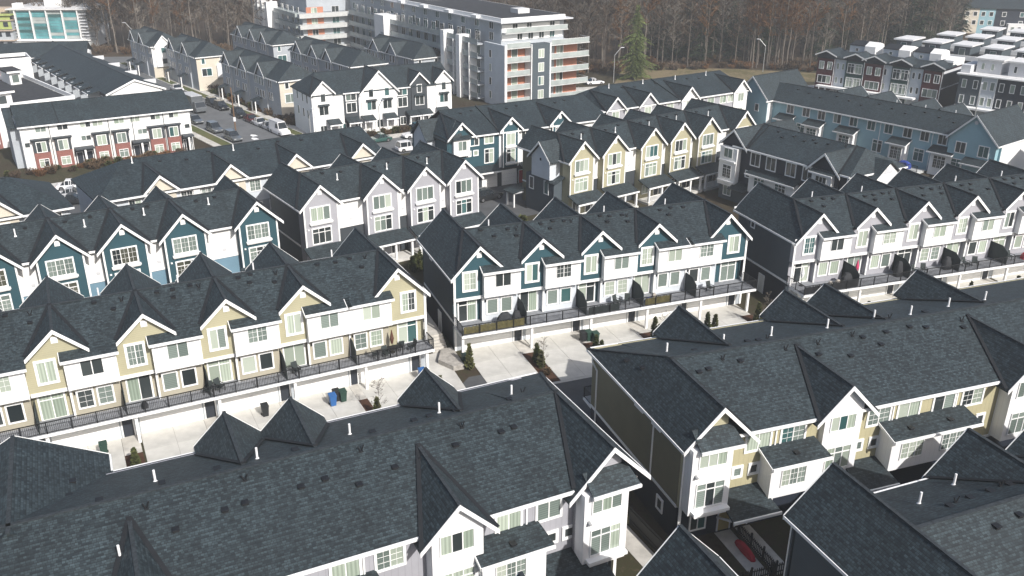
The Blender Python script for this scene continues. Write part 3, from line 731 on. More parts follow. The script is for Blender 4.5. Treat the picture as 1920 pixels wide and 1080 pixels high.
b2.win(2.1, 1.5, 1.1, 1.6, y=.895, cols=2, mode='dark'); b2.win(7.3, 1.5, 1.2, 1.4, y=.895, cols=2, mode='dark'); b2.win(16.8, 1.5, 1.2, 1.4, y=.895, cols=2, mode='dark')
b2.win(3.0, 1.7, .6, .8, y=.31, f='L', cols=1, trim=.16, mode='dark')
b2.part('side_window', MB().box(.24, .315, 6.2, 7.5, 7.1, 7.5), 'trim'); b2.part('side_window', MB().box(.24, .315, 3.6, 4.9, 7.1, 7.5), 'trim')
b2.part('downpipe', MB().bar((.28, 13.9, 0), (.28, 13.9, 6.6), .1, .1).bar((.28, 13.9, 6.55), (-.02, 14.2, 7.3), .1, .1).bar((-.02, 14.2, 7.3), (-.02, 14.2, 7.8), .1, .1).bar((.28, 4.6, 3.0), (.28, 4.6, 7.7), .09, .09), 'trim')
b2.box('deck_fascia', .4, 12, 14.91, 16.6, 2.5, 2.75, 'trim'); railing(b2, [(.45, 15.0), (.45, 16.5), (11.9, 16.5)], 2.75)
pts = []
for x, y, k in ((3.6, 9.3, 'p'), (8.2, 9.1, 'p'), (6.4, 6.3, 'v'), (11.6, 6.2, 'v'), (14.4, 6.2, 'v'), (4.1, 5.6, 'o'), (4.9, 5.7, 'o'), (7.6, 5.9, 'o'), (12.8, 5.3, 'o'), (13.8, 5.3, 'o'), (16.2, 4.7, 'o'), (5.3, 8.3, 'o'), (9.8, 8.4, 'o'), (10.6, 8.2, 'o'), (11.5, 8.3, 'v'), (12.3, 9.0, 'p'), (16.9, 8.4, 'p'), (17.6, 6.4, 'v'), (18.3, 6.1, 'o'), (20.5, 6.2, 'o'), (19.3, 5.2, 'o'), (22.8, 6.3, 'o'), (21.7, 8.9, 'p'), (24.6, 8.2, 'p'), (26.0, 8.2, 'o'), (27.6, 6.0, 'v'), (27.2, 5.4, 'o'), (24.1, 6.0, 'o'), (22.5, 8.1, 'v'), (29, 8.8, 'p'), (33, 9, 'p')):
    pts.append((x, y, k))
b2.vents(pts, b2.zf)
for yy in (10.6, 8.7): b2.vents([(1.1+(.3 if yy < 9 else 0), yy, 'o')], lambda x, y: 10.62-1.03*(2.69-x))

b1p = un(1218, 893, 7.8)
b1 = B('townhouse_row', 'lilac grey row with white gabled bays under a broad dark shingle roof', 'townhouses', b1p, 26)
b1.mode = 'lit'
s_shell(b1, -46, 0, 'grey_board', 'charcoal', 'slate', (False, True), dep=14.5, yr=7.3, endap=2.65, ins=1.8)
s_end(b1, -2.65, False, 'grey', cut=.85); s_bay(b1, -4.85, -1.8)
s_eave(b1, (-6.5, -9.15, -16.4, -18.9, -22.5, -25.2), w_=1.5); s_small(b1, (-5.1, -6.25))
s_box(b1, -11.7, -7.0); s_mid(b1, -12.75, yf=-.5, za=10.13, hw=2.35, wy=-.1)
s_mid(b1, -28.9, yf=-.5, za=10.13, hw=2.35, wy=-.1); s_box(b1, -22.6, -17.0)
for x in (-8.0, -17.9): b1.downpipe(x, .9, 6.2, 7.7)
for a in (-22.6, -18.4, -9.0): b1.gable(a, 2.1, 2.1, 10.3, .97, 14.6, 7.2, 'grey', 14.1, 3, main=(14.5, 7.9, -(10.62-7.9)/(14.5-7.3)))
b1.gable(-34.5, 4.9, 4.9, 10.62, .55, 16.6, 6.6, 'grey', 15.6, 0, main=None)
b1.box('wing', -38.6, -30.3, 14, 15.5, 0, 7.9, 'grey'); b1.gutter((-29.55, 8.5, 7.9), (-29.55, 16.6, 7.9))
b1.slab('porch_roof', [(-7.2, -2.2, 2.65), (-3.3, -2.2, 2.65), (-3.3, .89, 3.5), (-7.2, .89, 3.5)], .12); b1.gutter((-7.2, -2.26, 2.66), (-3.3, -2.26, 2.66))
for x in (-7.0, -3.6): b1.box('porch_post', x-.1, x+.1, -2.1, -1.9, 0, 2.5, 'trim')
b1.part('eave_bracket', MB().bar((-1.75, .6, 6.9), (-.5, .6, 7.6), .1, .12), 'trim')
b1.vents([(-4.9, 9.3, 'p'), (-4.1, 9.2, 'v'), (-5.6, 8.2, 'o'), (-10.1, 9.2, 'p'), (-9.2, 8.6, 'o'), (-16.0, 9.2, 'p'), (-21.7, 8.7, 'p'), (-27.3, 9.2, 'p'), (-14.8, 8.4, 'o'), (-19.5, 8.6, 'o'), (-24.0, 8.6, 'o'), (-27.0, 8.3, 'o'), (-30.2, 7.9, 'o'), (-12.0, 8.7, 'o'), (-10.9, 8.9, 'o'),
          (-9.7, 6.4, 'v'), (-16.1, 6.5, 'v'), (-22.8, 6.5, 'v'), (-28, 6.3, 'v'), (-7.5, 5.4, 'o'), (-6.6, 5.5, 'o'), (-10.6, 5.3, 'o'), (-12.9, 5.1, 'o'), (-18.6, 5.3, 'o'), (-20.0, 5.2, 'o'), (-23.1, 5.1, 'o'), (-24.2, 5.0, 'o'), (-26.8, 4.6, 'o'), (-28.6, 4.3, 'o'), (-14.6, 4.9, 'o'), (-29.6, 3.9, 'p'), (-16.9, 4.4, 'o')], b1.zf)
b1.vents([(-31.6, 12.6, 'o'), (-31.8, 11.0, 'o'), (-30.6, 9.0, 'o'), (-31.0, 10.0, 'o'), (-31.5, 8.2, 'p'), (-30.9, 9.6, 'v')], lambda x, y: 10.62-.55*(x+34.5))

# two further rows whose far sides point at the camera
def back_row(b, L0, L1, aps, ends, wm, side, dep=11.5, yr=5.6, hw=2.9):
    b.mode = 'dark'; zr = 10.62
    b.box('wall', L0+.35, L1-.35, .8, dep-.4, 0, 8.0, side)
    zf = lambda x, y: 8.0+(zr-8.0)/(yr)*y if y < yr else zr-(zr-7.9)/(dep-yr)*(y-yr)
    xl = L0+hw if ends[0] else L0; xr = L1-hw if ends[1] else L1
    b.slab('roof_slope', [(xl, 0, 8.0), (xr, 0, 8.0), (xr, yr, zr), (xl, yr, zr)]); b.slab('roof_slope', [(xl, yr, zr), (xr, yr, zr), (xr, dep, 7.9), (xl, dep, 7.9)])
    b.ridge(xl, xr, yr, zr); b.gutter((L0+.3, dep+.06, 7.9), (L1-.3, dep+.06, 7.9))
    for a, h, e in aps:
        b.gable(a, h, h, zr+.01, (zr-7.75)/h, dep+.35, -.2 if e else yr, wm, dep-.05, 0, main=None if e else (dep, 7.9, -(zr-7.9)/(dep-yr)))
        if e:
            for x in ((a-h,) if e == 'l' else (a+h,)):
                b.gutter((x, 0, 7.75), (x, dep+.3, 7.75))
                b.part('corner_board', MB().box(x+(.3 if e == 'l' else -.42), x+(.42 if e == 'l' else -.3), dep-.05, dep+.02, 0, 7.6), 'trim')
    b.zf = zf
c = un(1562, 868, 10.62)
b3 = B('townhouse_row', 'slate walled row with dark roof whose end gable nears the picket fenced yard', 'townhouses', (c.x, c.y), 21.5)
b3.root.location = b3.world(0, -11.85); b3.p0 = b3.root.location.copy()
back_row(b3, -2.95, 30, [(0, 2.95, 'l'), (10.2, 2.9, None), (16.5, 2.9, None), (23, 2.9, None)], (True, False), 'slate', 'slate')
b3.vents([(3.3, 8.4, 'p'), (7.2, 9.6, 'p'), (3.9, 7.0, 'o'), (4.6, 7.2, 'v'), (5.7, 7.3, 'o'), (7.3, 7.4, 'o'), (8.9, 7.5, 'o'), (8.4, 7.6, 'v'), (4.6, 4.6, 'o'), (6.4, 4.8, 'o'), (9.5, 4.7, 'o')], b3.zf)
c = un(1275, 985, 10.62)
b4 = B('townhouse_row', 'dark roofed row end whose gable peak nears the picket fenced yard', 'townhouses', (c.x, c.y), 23.5)
b4.root.location = b4.world(0, -11.85); b4.p0 = b4.root.location.copy()
back_row(b4, -26, 2.7, [(0, 2.7, 'r'), (-9, 2.7, None), (-16, 2.7, None)], (False, True), 'slate', 'slate', hw=2.7)

# ------------------------------------------------------------------ rows behind
lr = B('townhouse_row', 'long dark roofed row with small cream gables and pale blue upper walls', 'townhouses', un(297.7, 328, 10.62), 36)
lr.mode = 'mix'
def lr_row(b, L0, L1, aps, hipL=False, ends=(False, False), yr=7.6, ze=8.55, dep=14, wm='cream', um='pale_blue', zr=11.0):
    ms = (zr-ze)/(yr+.1)
    zf = lambda x, y: ze+ms*(y+.1) if y < yr else zr-(zr-8)/(dep-yr)*(y-yr)
    b.box('wall', L0+.4, L1-.4, .5, dep-.5, 0, 7.7, um); b.box('upper_wall', L0+.6, L1-.6, .501, 3, 7.701, ze-.05, um)
    b.box('lower_wall', L0+.39, L1-.39, .42, .499, 0, 5.3, 'fog')
    hx = 5.0
    b.slab('roof_slope', [(L0, -.1, ze), (L1, -.1, ze), (L1-(hx if ends[1] else 0), yr, zr), (L0+(hx if hipL else 0), yr, zr)])
    b.slab('roof_slope', [(L0+(hx if hipL else 0), yr, zr), (L1-(hx if ends[1] else 0), yr, zr), (L1, dep, 8), (L0, dep, 8)])
    if hipL: b.slab('roof_slope', [(L0, -.1, ze), (L0+hx, yr, zr), (L0, dep, 8)])
    if ends[1]: b.slab('roof_slope', [(L1, -.1, ze), (L1, dep, 8), (L1-hx, yr, zr)])
    b.ridge(L0+(hx if hipL else 0), L1-(hx if ends[1] else 0), yr, zr)
    b.gutter((L0, -.16, ze), (L1, -.16, ze))
    for i, a in enumerate(aps):
        b.gable(a, 2.1, 2.1, 10.62, .95, -.25, 6.6, wm, .15, 5.4, wl=1.7, wr=1.7, main=(-.1, ze, ms))
        b.box('bay', a-1.7, a+1.7, .295, .498, 2.9, 8.3, wm)
        b.win(a, 7.1, 1.3, 1.5, y=.145, cols=2, trim=.14); b.win(a, 4.2, 1.3, 1.5, y=.145, cols=2, trim=.14)
        for dx in (3.0, 5.3):
            if a+dx < L1-1 : b.win(a+dx, 7.3, 1.3, 1.35, y=.495, cols=2, grid=True); b.win(a+dx, 4.2, 1.2, 1.6, y=.415, cols=2)
        if i % 2 == 0 and a+4.6 < L1: b.box('bay_box', a+3.75, a+4.55, .2, .49, 5.6, 8.2, 'white')
        if a-3 > L0+1: b.win(a-3.0, 7.3, 1.3, 1.35, y=.495, cols=2, grid=True)
    b.vents([(L0+6+i*3.1, yr-.8-(i % 3)*.5, 'o' if i % 4 else 'p') for i in range(int((L1-L0-10)/3.1))], zf)
lr_row(lr, -7.2, 30, [0, 8.48, 17.0, 26.4], hipL=True)
lr0 = B('townhouse_row', 'dark hipped roof row end with cream gable beside the parked cars', 'townhouses', un(297.7, 328, 10.62), 36)
lr0.mode = 'mix'
lr_row(lr0, -38, -9.6, [-16.9, -25.5, -34], ends=(False, True))

t_ = B('townhouse_row', 'dark teal row with white window box, white garage doors and red entry doors', 'townhouses', un(866.7, 230, 10.62), 30)
t_.mode = 'mix'
def t_row():
    b = t_; L0, L1, dep = -2.6, 26.5, 13.5; yr, zr, ze = 8.0, 10.9, 8.4; ms = (zr-ze)/(yr-.1)
    zf = lambda x, y: ze+ms*(y-.1) if y < yr else zr-(zr-8)/(dep-yr)*(y-yr)
    b.zf = zf; b.main = (.1, ze, ms)
    b.box('wall', L0+.3, 6.4, .5, dep-.5, 2.9, ze-.02, 'teal'); b.box('wall', 6.402, L1-.3, .502, dep-.502, 2.9, ze-.02, 'white')
    b.box('lower_wall', L0+.302, L1-.302, .51, dep-.504, 0, 2.898, 'charcoal')
    b.slab('roof_slope', [(0, .1, ze), (L1, .1, ze), (L1, yr, zr), (0, yr, zr)]); b.slab('roof_slope', [(0, yr, zr), (L1, yr, zr), (L1, dep, 8), (0, dep, 8)])
    b.ridge(0, L1, yr, zr); b.gutter((0, .04, ze), (L1, .04, ze))
    b.slab('roof_slope', [(0, .1, ze+.3), (0, 2.0, zr-.1), (0, dep, 8.0), (L0, dep, 7.9), (L0, .0, 7.9)])
    b.part('party_parapet', MB().bar((6.4, 0, ze+.05), (6.4, yr, zr+.12), .18, .18), 'ridge')
    b.gable(0, 2.4, 2.4, 10.62, 1.0, 0, 7.4, 'teal', .45, 2.9, louver=True, wl=2.1, wr=2.1, main=b.main)
    for a in (8.2, 17.0):
        b.gable(a, 2.05, 2.05, 10.62, .98, -.3, 7.4, 'teal', .1, 2.9, louver=True, wl=1.35, wr=1.35, main=b.main)
        b.box('bay', a-1.35, a+1.35, .245, .498, 2.9, 8.4, 'teal'); b.box('corner_board', a-1.38, a-1.22, .04, .096, 2.9, 8.8, 'trim'); b.box('corner_board', a+1.22, a+1.38, .04, .096, 2.9, 8.8, 'trim')
        b.win(a, 7.2, 1.4, 1.7, y=.095, cols=2, trim=.14, sill=True); b.win(a, 4.7, 1.4, 1.9, y=.095, cols=2, transom=True, trim=.14, sill=True)
        b.win(a+2.8, 7.6, 1.3, 1.2, y=.495, cols=2); garage(b, a-1.25, a+1.2, .505, 2.3); door(b, a+2.1, .505, 0, .8, 2.0, 'door_red'); door(b, a+3.6, .505, 0, .8, 2.0, 'door_red')
        b.slab('porch_roof', [(a+1.5, -1.2, 2.8), (a+4.6, -1.2, 2.8), (a+4.6, .49, 3.3), (a+1.5, .49, 3.3)], .12); b.gutter((a+1.5, -1.25, 2.8), (a+4.6, -1.25, 2.8))
    b.box('bay_box', -1.5, 1.15, -.1, .44, 5.6, 8.2, 'white'); b.slab('bay_roof', [(-1.7, -.4, 8.25), (1.5, -.4, 8.25), (1.4, .44, 8.6), (-1.6, .44, 8.6)], .1)
    b.win(-.1, 7.2, 1.3, 1.3, y=-.105, cols=2, trim=.06)
    b.win(2.2, 7.6, 1.3, 1.4, y=.495, cols=2, trim=.14); b.win(4.65, 7.65, 1.4, 1.4, y=.495, cols=2, trim=.14)
    for x in (1.2, 2.4): b.win(x, 5.7, .6, .6, y=.495, cols=1, trim=.16)
    b.win(4.65, 5.0, 1.4, 2.0, y=.495, cols=2, transom=True, trim=.14); garage(b, 3.5, 5.95, .505, 2.4)
    b.slab('porch_roof', [(1.2, -1.1, 2.9), (5.9, -1.1, 2.9), (5.9, .49, 3.6), (1.2, .49, 3.6)], .12); b.gutter((1.2, -1.16, 2.9), (5.9, -1.16, 2.9))
    # pale end gable
    b.box('side_bay', L0-1.0, L0+.298, 4.6, 9.4, 0, 7.6, 'pale_blue'); b.part('side_gable', MB().prism([(L0-1.0, 4.6, 7.6), (L0-1.0, 9.4, 7.6), (L0-1.0, 7.0, 9.7)], (1.6, 0, 0)), 'pale_blue')
    for sg in (-1, 1): b.part('roof_slope', MB().prism([(L0-1.4, 7.0, 10.05), (0, 7.0, 10.05), (0, 7+sg*2.8, 7.5), (L0-1.4, 7+sg*2.8, 7.5)], (0, 0, -.15)), 'roof')
    b.part('gable_vent', MB().box(L0-1.06, L0-1.004, 6.85, 7.15, 6.6, 7.0), 'charcoal')
    b.vents([(3, 6.5, 'o'), (5, 6.9, 'o'), (11, 6.4, 'o'), (13, 6.8, 'o'), (20, 6.4, 'o'), (22, 6.8, 'o')], zf)
t_row()

g_ = B('townhouse_row', 'pale grey row with white gabled bays in front of the woodland edge', 'townhouses', un(1157, 182, 10.62), 34)
g_.mode = 'mix'
def g_row():
    b = g_; L0, L1, dep = -3.0, 32.2, 13.5; yr, zr, ze = 8.0, 10.9, 8.5; ms = (zr-ze)/(yr-.1)
    zf = lambda x, y: ze+ms*(y-.1) if y < yr else zr-(zr-8)/(dep-yr)*(y-yr)
    b.main = (.1, ze, ms)
    b.box('wall', L0+.3, L1-.3, .5, dep-.5, 0, ze-.02, 'grey')
    b.slab('roof_slope', [(-1, .1, ze), (L1, .1, ze), (L1, yr, zr), (2.5, yr, zr)]); b.slab('roof_slope', [(2.5, yr, zr), (L1, yr, zr), (L1, dep, 8), (-1, dep, 8)]); b.slab('roof_slope', [(-1, .1, ze), (2.5, yr, zr), (-1, dep, 8), (L0, dep, 7.8), (L0, .1, 7.9)])
    b.ridge(2.5, L1, yr, zr); b.gutter((L0, .04, ze), (L1, .04, ze)); b.part('party_parapet', MB().bar((14.6, 0, ze+.05), (14.6, yr, zr+.12), .18, .18), 'ridge')
    for a, m_ in ((0, 'grey'), (7.2, 'grey'), (16.9, 'white'), (29.9, 'white')):
        b.gable(a, 2.3, 2.3, 10.62, 1.0, -.2, 7.2, m_, .2, 0, wl=1.7, wr=1.7, main=b.main); b.box('bay', a-1.7, a+1.7, .345, .498, 0, 8.4, m_)
        b.win(a, 7.4, 1.4, 1.4, y=.195, cols=2, trim=.14); b.win(a, 4.6, 1.4, 1.6, y=.195, cols=2, trim=.14)
    for x in (3.2, 10.3, 12.6, 19.9, 22.5, 25.6, 27.6): b.win(x, 7.4, 1.5, 1.25, y=.495, cols=2, trim=.12); b.win(x, 4.6, 1.4, 1.4, y=.495, cols=2, trim=.12)
    b.vents([(4+i*2.6, yr-1-(i % 3)*.4, 'o' if i % 3 else 'p') for i in range(10)], zf)
g_row()

n_ = B('townhouse_row', 'near black navy row with white end bay and sunlit white end wall', 'townhouses', un(1376.7, 242.7, 10.62), -55.5)
n_.mode = 'dark'
def n_row():
    b = n_; L0, L1, dep = -2.6, 19.6, 12.5; yr, zr, ze = 6.4, 10.62, 8.35; ms = (zr-ze)/(yr-.1)
    zf = lambda x, y: ze+ms*(y-.1) if y < yr else zr-(zr-7.9)/(dep-yr)*(y-yr)
    b.main = (.1, ze, ms)
    b.box('wall', L0+.35, L1-.35, .5, dep-.5, 2.9, ze-.03, 'navy'); b.box('lower_wall', L0+.352, L1-.352, .503, dep-.503, 0, 2.9, 'slate')
    b.box('end_wall', L1-.349, L1-.31, .6, dep-.6, 0, 7.9, 'white')
    b.slab('roof_slope', [(0, .1, ze), (L1, .1, ze), (L1-2.6, yr, zr), (0, yr, zr)]); b.slab('roof_slope', [(0, yr, zr), (L1-2.6, yr, zr), (L1, dep, 7.9), (0, dep, 7.9)])
    b.slab('roof_slope', [(L1, .1, ze-.02), (L1, dep, 7.9), (L1-2.6, yr, zr)])
    b.ridge(0, L1-2.6, yr, zr); b.gutter((0, .04, ze), (L1, .04, ze)); b.gutter((L1+.05, .1, ze-.1), (L1+.05, dep, 7.85))
    b.gable(0, 2.6, 2.75, 10.62, .93, 0, dep, 'navy', .5, 2.9, wl=2.2, wr=2.2, main=b.main)
    b.part('party_flashing', MB().bar((2.8, .1, ze+.1), (1.0, yr, zr+.1), .12, .06), 'valley')
    b.gable(15.7, 2.6, 2.7, 10.62, .98, -.2, 6.5, 'navy', .3, 2.9, wl=2.2, wr=2.2, main=b.main)
    b.box('bay', -1.9, 1.3, -.35, .498, 2.4, 8.0, 'white'); b.win(-.3, 7.2, 1.5, 1.25, y=-.355, cols=2, trim=.08); b.win(-.3, 4.5, 1.5, 1.8, y=-.355, cols=2, transom=True, trim=.08, grid=True); b.box('bay_skirt', -1.8, 1.2, -.6, -.36, 5.9, 6.15, 'trim'); b.box('bay_skirt', -1.8, 1.2, -.6, -.36, 2.9, 3.15, 'trim')
    for x in (4.0, 6.8, 10.2, 13.0): b.win(x, 7.05, 1.5, 1.7, y=.495, cols=2, trim=.14)
    b.win(2.9, 4.7, .7, .8, y=.495, cols=1, trim=.14); b.win(13.6, 4.7, .7, .8, y=.495, cols=1, trim=.14)
    b.box('bay', 4.0, 11.8, -.5, .498, 2.6, 5.3, 'white'); b.slab('bay_roof', [(3.6, -1.0, 5.3), (12.2, -1.0, 5.3), (12, .49, 5.9), (3.6, .49, 5.9)], .12); b.gutter((3.6, -1.06, 5.3), (12.2, -1.06, 5.3))
    for x in (5.9, 9.6): b.win(x, 4.1, 1.7, 1.7, y=-.505, cols=3, transom=True, trim=.1)
    b.box('bay', 14.2, 17.3, -.3, .298, 5.0, 8.0, 'white'); b.slab('bay_roof', [(13.9, -.7, 8.0), (17.6, -.7, 8.0), (17.5, .28, 8.5), (14, .28, 8.5)], .1); b.gutter((13.9, -.76, 8.0), (17.6, -.76, 8.0)); b.win(15.7, 6.7, 1.6, 1.6, y=-.305, cols=3, trim=.1)
    b.part('corner_board', MB().box(L1-.55, L1-.36, .44, .498, 0, 8), 'trim')
    b.slab('porch_roof', [(1.0, -1.4, 2.5), (4.0, -1.4, 2.5), (4.0, .49, 3.1), (1.0, .49, 3.1)], .12); b.win(-.6, 1.5, 1.3, 1.5, y=.495, cols=2)
    # white gabled end projection in the sun
    b.box('end_bay', L1-.3, L1+.7, 4.2, 10.2, 0, 7.2, 'white'); b.part('end_gable', MB().prism([(L1+.7, 4.2, 7.2), (L1+.7, 10.2, 7.2), (L1+.7, 7.2, 9.3)], (-1.6, 0, 0)), 'white')
    for sg in (-1, 1): b.part('roof_slope', MB().prism([(L1+1.0, 7.2, 9.6), (L1-2.0, 7.2, 9.6), (L1-2.0, 7.2+sg*3.5, 7.1), (L1+1.0, 7.2+sg*3.5, 7.1)], (0, 0, -.15)), 'roof')
    b.part('end_louver', MB().prism([(L1+.73, 6.2, 7.9), (L1+.73, 8.2, 7.9), (L1+.73, 7.7, 8.6), (L1+.73, 6.7, 8.6)], (.04, 0, 0)), 'soffit'); b.part('wall_vent', MB().box(L1+.71, L1+.76, 5.6, 5.9, 6.6, 6.9), 'charcoal')
    b.vents([(3.5, 5.4, 'o'), (5, 4.4, 'o'), (6.4, 5.2, 'o'), (8.5, 4.8, 'o'), (9.5, 5.5, 'o'), (10.3, 5.0, 'o'), (12, 5.4, 'o'), (8, 8.3, 'p'), (13.6, 8.2, 'p'), (14.5, 5.7, 'v')], zf)
n_row()

l_ = B('townhouse_row', 'light blue row with gables at both ends and shed hoods over its lower windows', 'townhouses', un(1414, 142.5, 10.62), -52)
l_.mode = 'dark'
def l_row():
    b = l_; b.root.location = b.world(0, 1.3); b.p0 = b.root.location.copy(); L0, L1, dep = -3.9, 46.2, 12; yr, zr, ze = 4.6, 9.1, 6.6; ms = (zr-ze)/(yr+.2)
    zf = lambda x, y: ze+ms*(y+.2) if y < yr else zr-(zr-6.4)/(dep-yr)*(y-yr)
    b.main = (-.2, ze, ms)
    b.box('wall', L0+.4, L1-.4, .4, dep-.5, 0, ze, 'sky_blue'); b.box('end_wall', L1-.399, L1-.34, .5, dep-.6, 0, 6.4, 'white'); b.box('end_wall', 3.6, 3.66, .0, .399, 0, 6.5, 'white')
    b.slab('roof_slope', [(0, -.2, ze), (37.9, -.2, ze), (41.5, yr, zr), (0, yr, zr)]); b.slab('roof_slope', [(0, yr, zr), (41.5, yr, zr), (42, dep, 6.4), (0, dep, 6.4)])
    b.ridge(3, 40, yr, zr); b.gutter((4, -.26, ze), (38, -.26, ze))
    b.gable(0, 3.9, 4.0, 10.62, 1.0, -1.6, dep, 'sky_blue', -1.2, 0, wl=3.5, wr=3.6); b.box('wing', -3.5, 3.6, -1.05, .39, 0, 6.6, 'sky_blue'); b.box('end_wall', 3.601, 3.64, -1.1, .38, 0, 6.5, 'white'); b.gutter((4.0, -2.2, 6.62), (4.0, 1, 6.62))
    b.gable(41.9, 4.1, 4.1, 10.62, 1.0, -1.2, dep, 'sky_blue', -.8, 0, louver=False, wl=3.7, wr=3.7); b.box('wing', 38.3, 45.5, -.655, .398, 0, 6.8, 'sky_blue'); b.gutter((46.05, -1.2, 6.5), (46.05, dep, 6.5))
    b.part('gable_vent', MB().cyl((41.9, -.81, 9.4), (41.9, -.88, 9.4), .3, .3, 12), 'soffit')
    for x in (7.6, 11.0, 14.2, 17.4, 20.6, 24.0, 27.2, 30.6, 33.6, 36.6): b.win(x, 5.55, 1.35, 1.5, y=.395, cols=2, trim=.14)
    for x in (40.2, 43.8): b.win(x, 5.2, 1.45, 1.6, y=-.805, cols=2, trim=.14)
    b.win(-2.0, 5.2, 1.6, .8, y=-1.205, cols=3, trim=.1); b.win(1.3, 5.0, .7, 1.2, y=-1.205, cols=1, trim=.14); b.win(-1.0, 1.8, 1.6, 1.3, y=-1.205, cols=2)
    for x0, x1 in ((5.3, 9.0), (11.5, 15.3), (18.0, 22.0), (28, 31.6), (35.2, 39.4)):
        b.box('bay', x0+.5, x1-.3, -.9, .398, 0, 3.7, 'white'); b.slab('hood_roof', [(x0, -1.5, 3.75), (x1, -1.5, 3.75), (x1, .39, 4.55), (x0, .39, 4.55)], .12); b.gutter((x0, -1.56, 3.75), (x1, -1.56, 3.75)); b.part('hood_fascia', MB().bar((x1+.03, -1.5, 3.65), (x1+.03, .35, 4.42), .05, .2), 'trim')
        b.win((x0+x1)/2, 2.2, 1.9, 1.9, y=-.905, cols=3, transom=True, trim=.08, grid=True)
    b.slab('hood_roof', [(41.2, -2.6, 3.3), (45.6, -2.6, 3.3), (45.6, -.81, 4.0), (41.2, -.81, 4.0)], .12); b.gutter((41.2, -2.66, 3.3), (45.6, -2.66, 3.3))
    for x in (41.5, 45.3): b.box('porch_post', x-.1, x+.1, -2.5, -2.3, 0, 3.1, 'trim')
    for x in (10.2, 25.6, 33.1, 40): b.win(x, 2.3, 1.6, 1.9, y=.395 if x < 39 else -.805, cols=2, transom=True, trim=.12, mode='teal')
    for x in (25.7, 34.9): b.downpipe(x, .4, .2, 6.2)
    b.box('deck_fascia', 30.8, 35.3, -3.4, -1.0, 0.1, .5, 'balcony'); railing(b, [(31, -1.6), (31, -3.3), (35.2, -3.3)], .5)
    b.vents([(6.5+i*2.75, yr-1.0-(i % 3)*.5, 'o') for i in range(12)]+[(9+i*5.2, yr+1.6, 'p') for i in range(6)], zf)
    for i, a in enumerate((14, 20, 28, 33)): b.gable(a, 3, 3, 9.4, .85, dep+.3, yr, 'sky_blue', dep-.3, 0)
l_row()

# ------------------------------------------------------------------ white and brick row by the street
w_ = B('townhouse_row', 'white row with red brick window bays under one plain dark roof', 'townhouses', un(30, 240, 7.2), 32.6)
w_.mode = 'mix'
def w_row():
    b = w_; L0, L1, dep = -1.2, 27.2, 11.5
    zf = lambda x, y: 7.2+2.5*(y/5.6) if y < 5.6 else 9.7-2.5*(y-5.6)/6
    b.box('wall', .4, L1-.5, .5, dep-.5, 0, 7.15, 'white'); b.box('side_wall', L0+.4, .39, 3, dep-.6, 0, 6.5, 'fog')
    b.slab('roof_slope', [(.1, 0, 7.2), (L1, 0, 7.2), (L1, 5.6, 9.7), (.1, 5.6, 9.7)]); b.slab('roof_slope', [(.1, 5.6, 9.7), (L1, 5.6, 9.7), (L1, dep, 7.2), (.1, dep, 7.2)])
    b.slab('roof_slope', [(L0, 2.4, 6.7), (.09, 2.4, 6.7), (.09, 6.5, 9.3), (L0, 6.5, 9.3)]); b.part('party_flashing', MB().bar((6.2, 0, 7.26), (6.2, 5.6, 9.76), .12, .06), 'valley')
    b.ridge(.1, L1, 5.6, 9.7); b.gutter((.1, -.06, 7.2), (L1, -.06, 7.2))
    for x0, x1 in ((1.8, 4.2), (5.0, 7.4), (10.85, 13.2), (13.95, 16.3), (19.6, 22.05), (22.45, 24.65)):
        b.box('bay', x0, x1, 0, .498, 0, 4.9, 'brick'); b.box('bay_surround', x0, x1, .0-.03, -.002, 2.85, 4.75, 'charcoal'); b.part('bay_cornice', MB().box(x0-.25, x1+.25, -.35, .49, 4.9, 5.05).box(x0-.12, x1+.12, -.2, .49, 4.75, 4.899), 'charcoal')
        xc = (x0+x1)/2; b.win(xc, 3.75, 1.35, 1.55, y=-.035, cols=2, trim=.1, mode='lit'); b.win(xc, 1.15, 1.3, 1.2, y=-.005, cols=2, transom=True, trim=.09)
    for x in (3.4, 6.6, 10.0, 11.9, 15.2, 17.7, 21.0, 24.0): b.win(x, 6.55, 1.5, .95, y=.495, cols=2, trim=.05)
    for x in (9.8, 18.6): b.win(x, 4.3, 1.4, .75, y=.495, cols=2, trim=.05, mode='dark')
    b.win(1.1, 4.2, .7, .7, y=.495, cols=1, trim=.04, mode='dark'); b.win(26, 4.3, .8, .7, y=.495, cols=1, trim=.04)
    for x0, x1 in ((7.7, 10.6), (16.6, 19.4), (24.8, 26.6)):
        b.box('canopy', x0, x1, -1.2, .495, 2.75, 2.98, 'charcoal'); b.box('entry_wall', x0, x1, .44, .494, 0, 2.74, 'charcoal'); b.box('canopy_post', (x0+x1)/2-.14, (x0+x1)/2+.14, -1.1, -.85, 0, 2.74, 'trim')
        for x in (x0+.7, x1-.7): door(b, x, .43, 0, .85, 2.05, 'door_dark')
    for x in (4.6, 13.5, 17.2, 22.25): b.downpipe(x, .5, 0, 6.9, 'charcoal')
w_row()

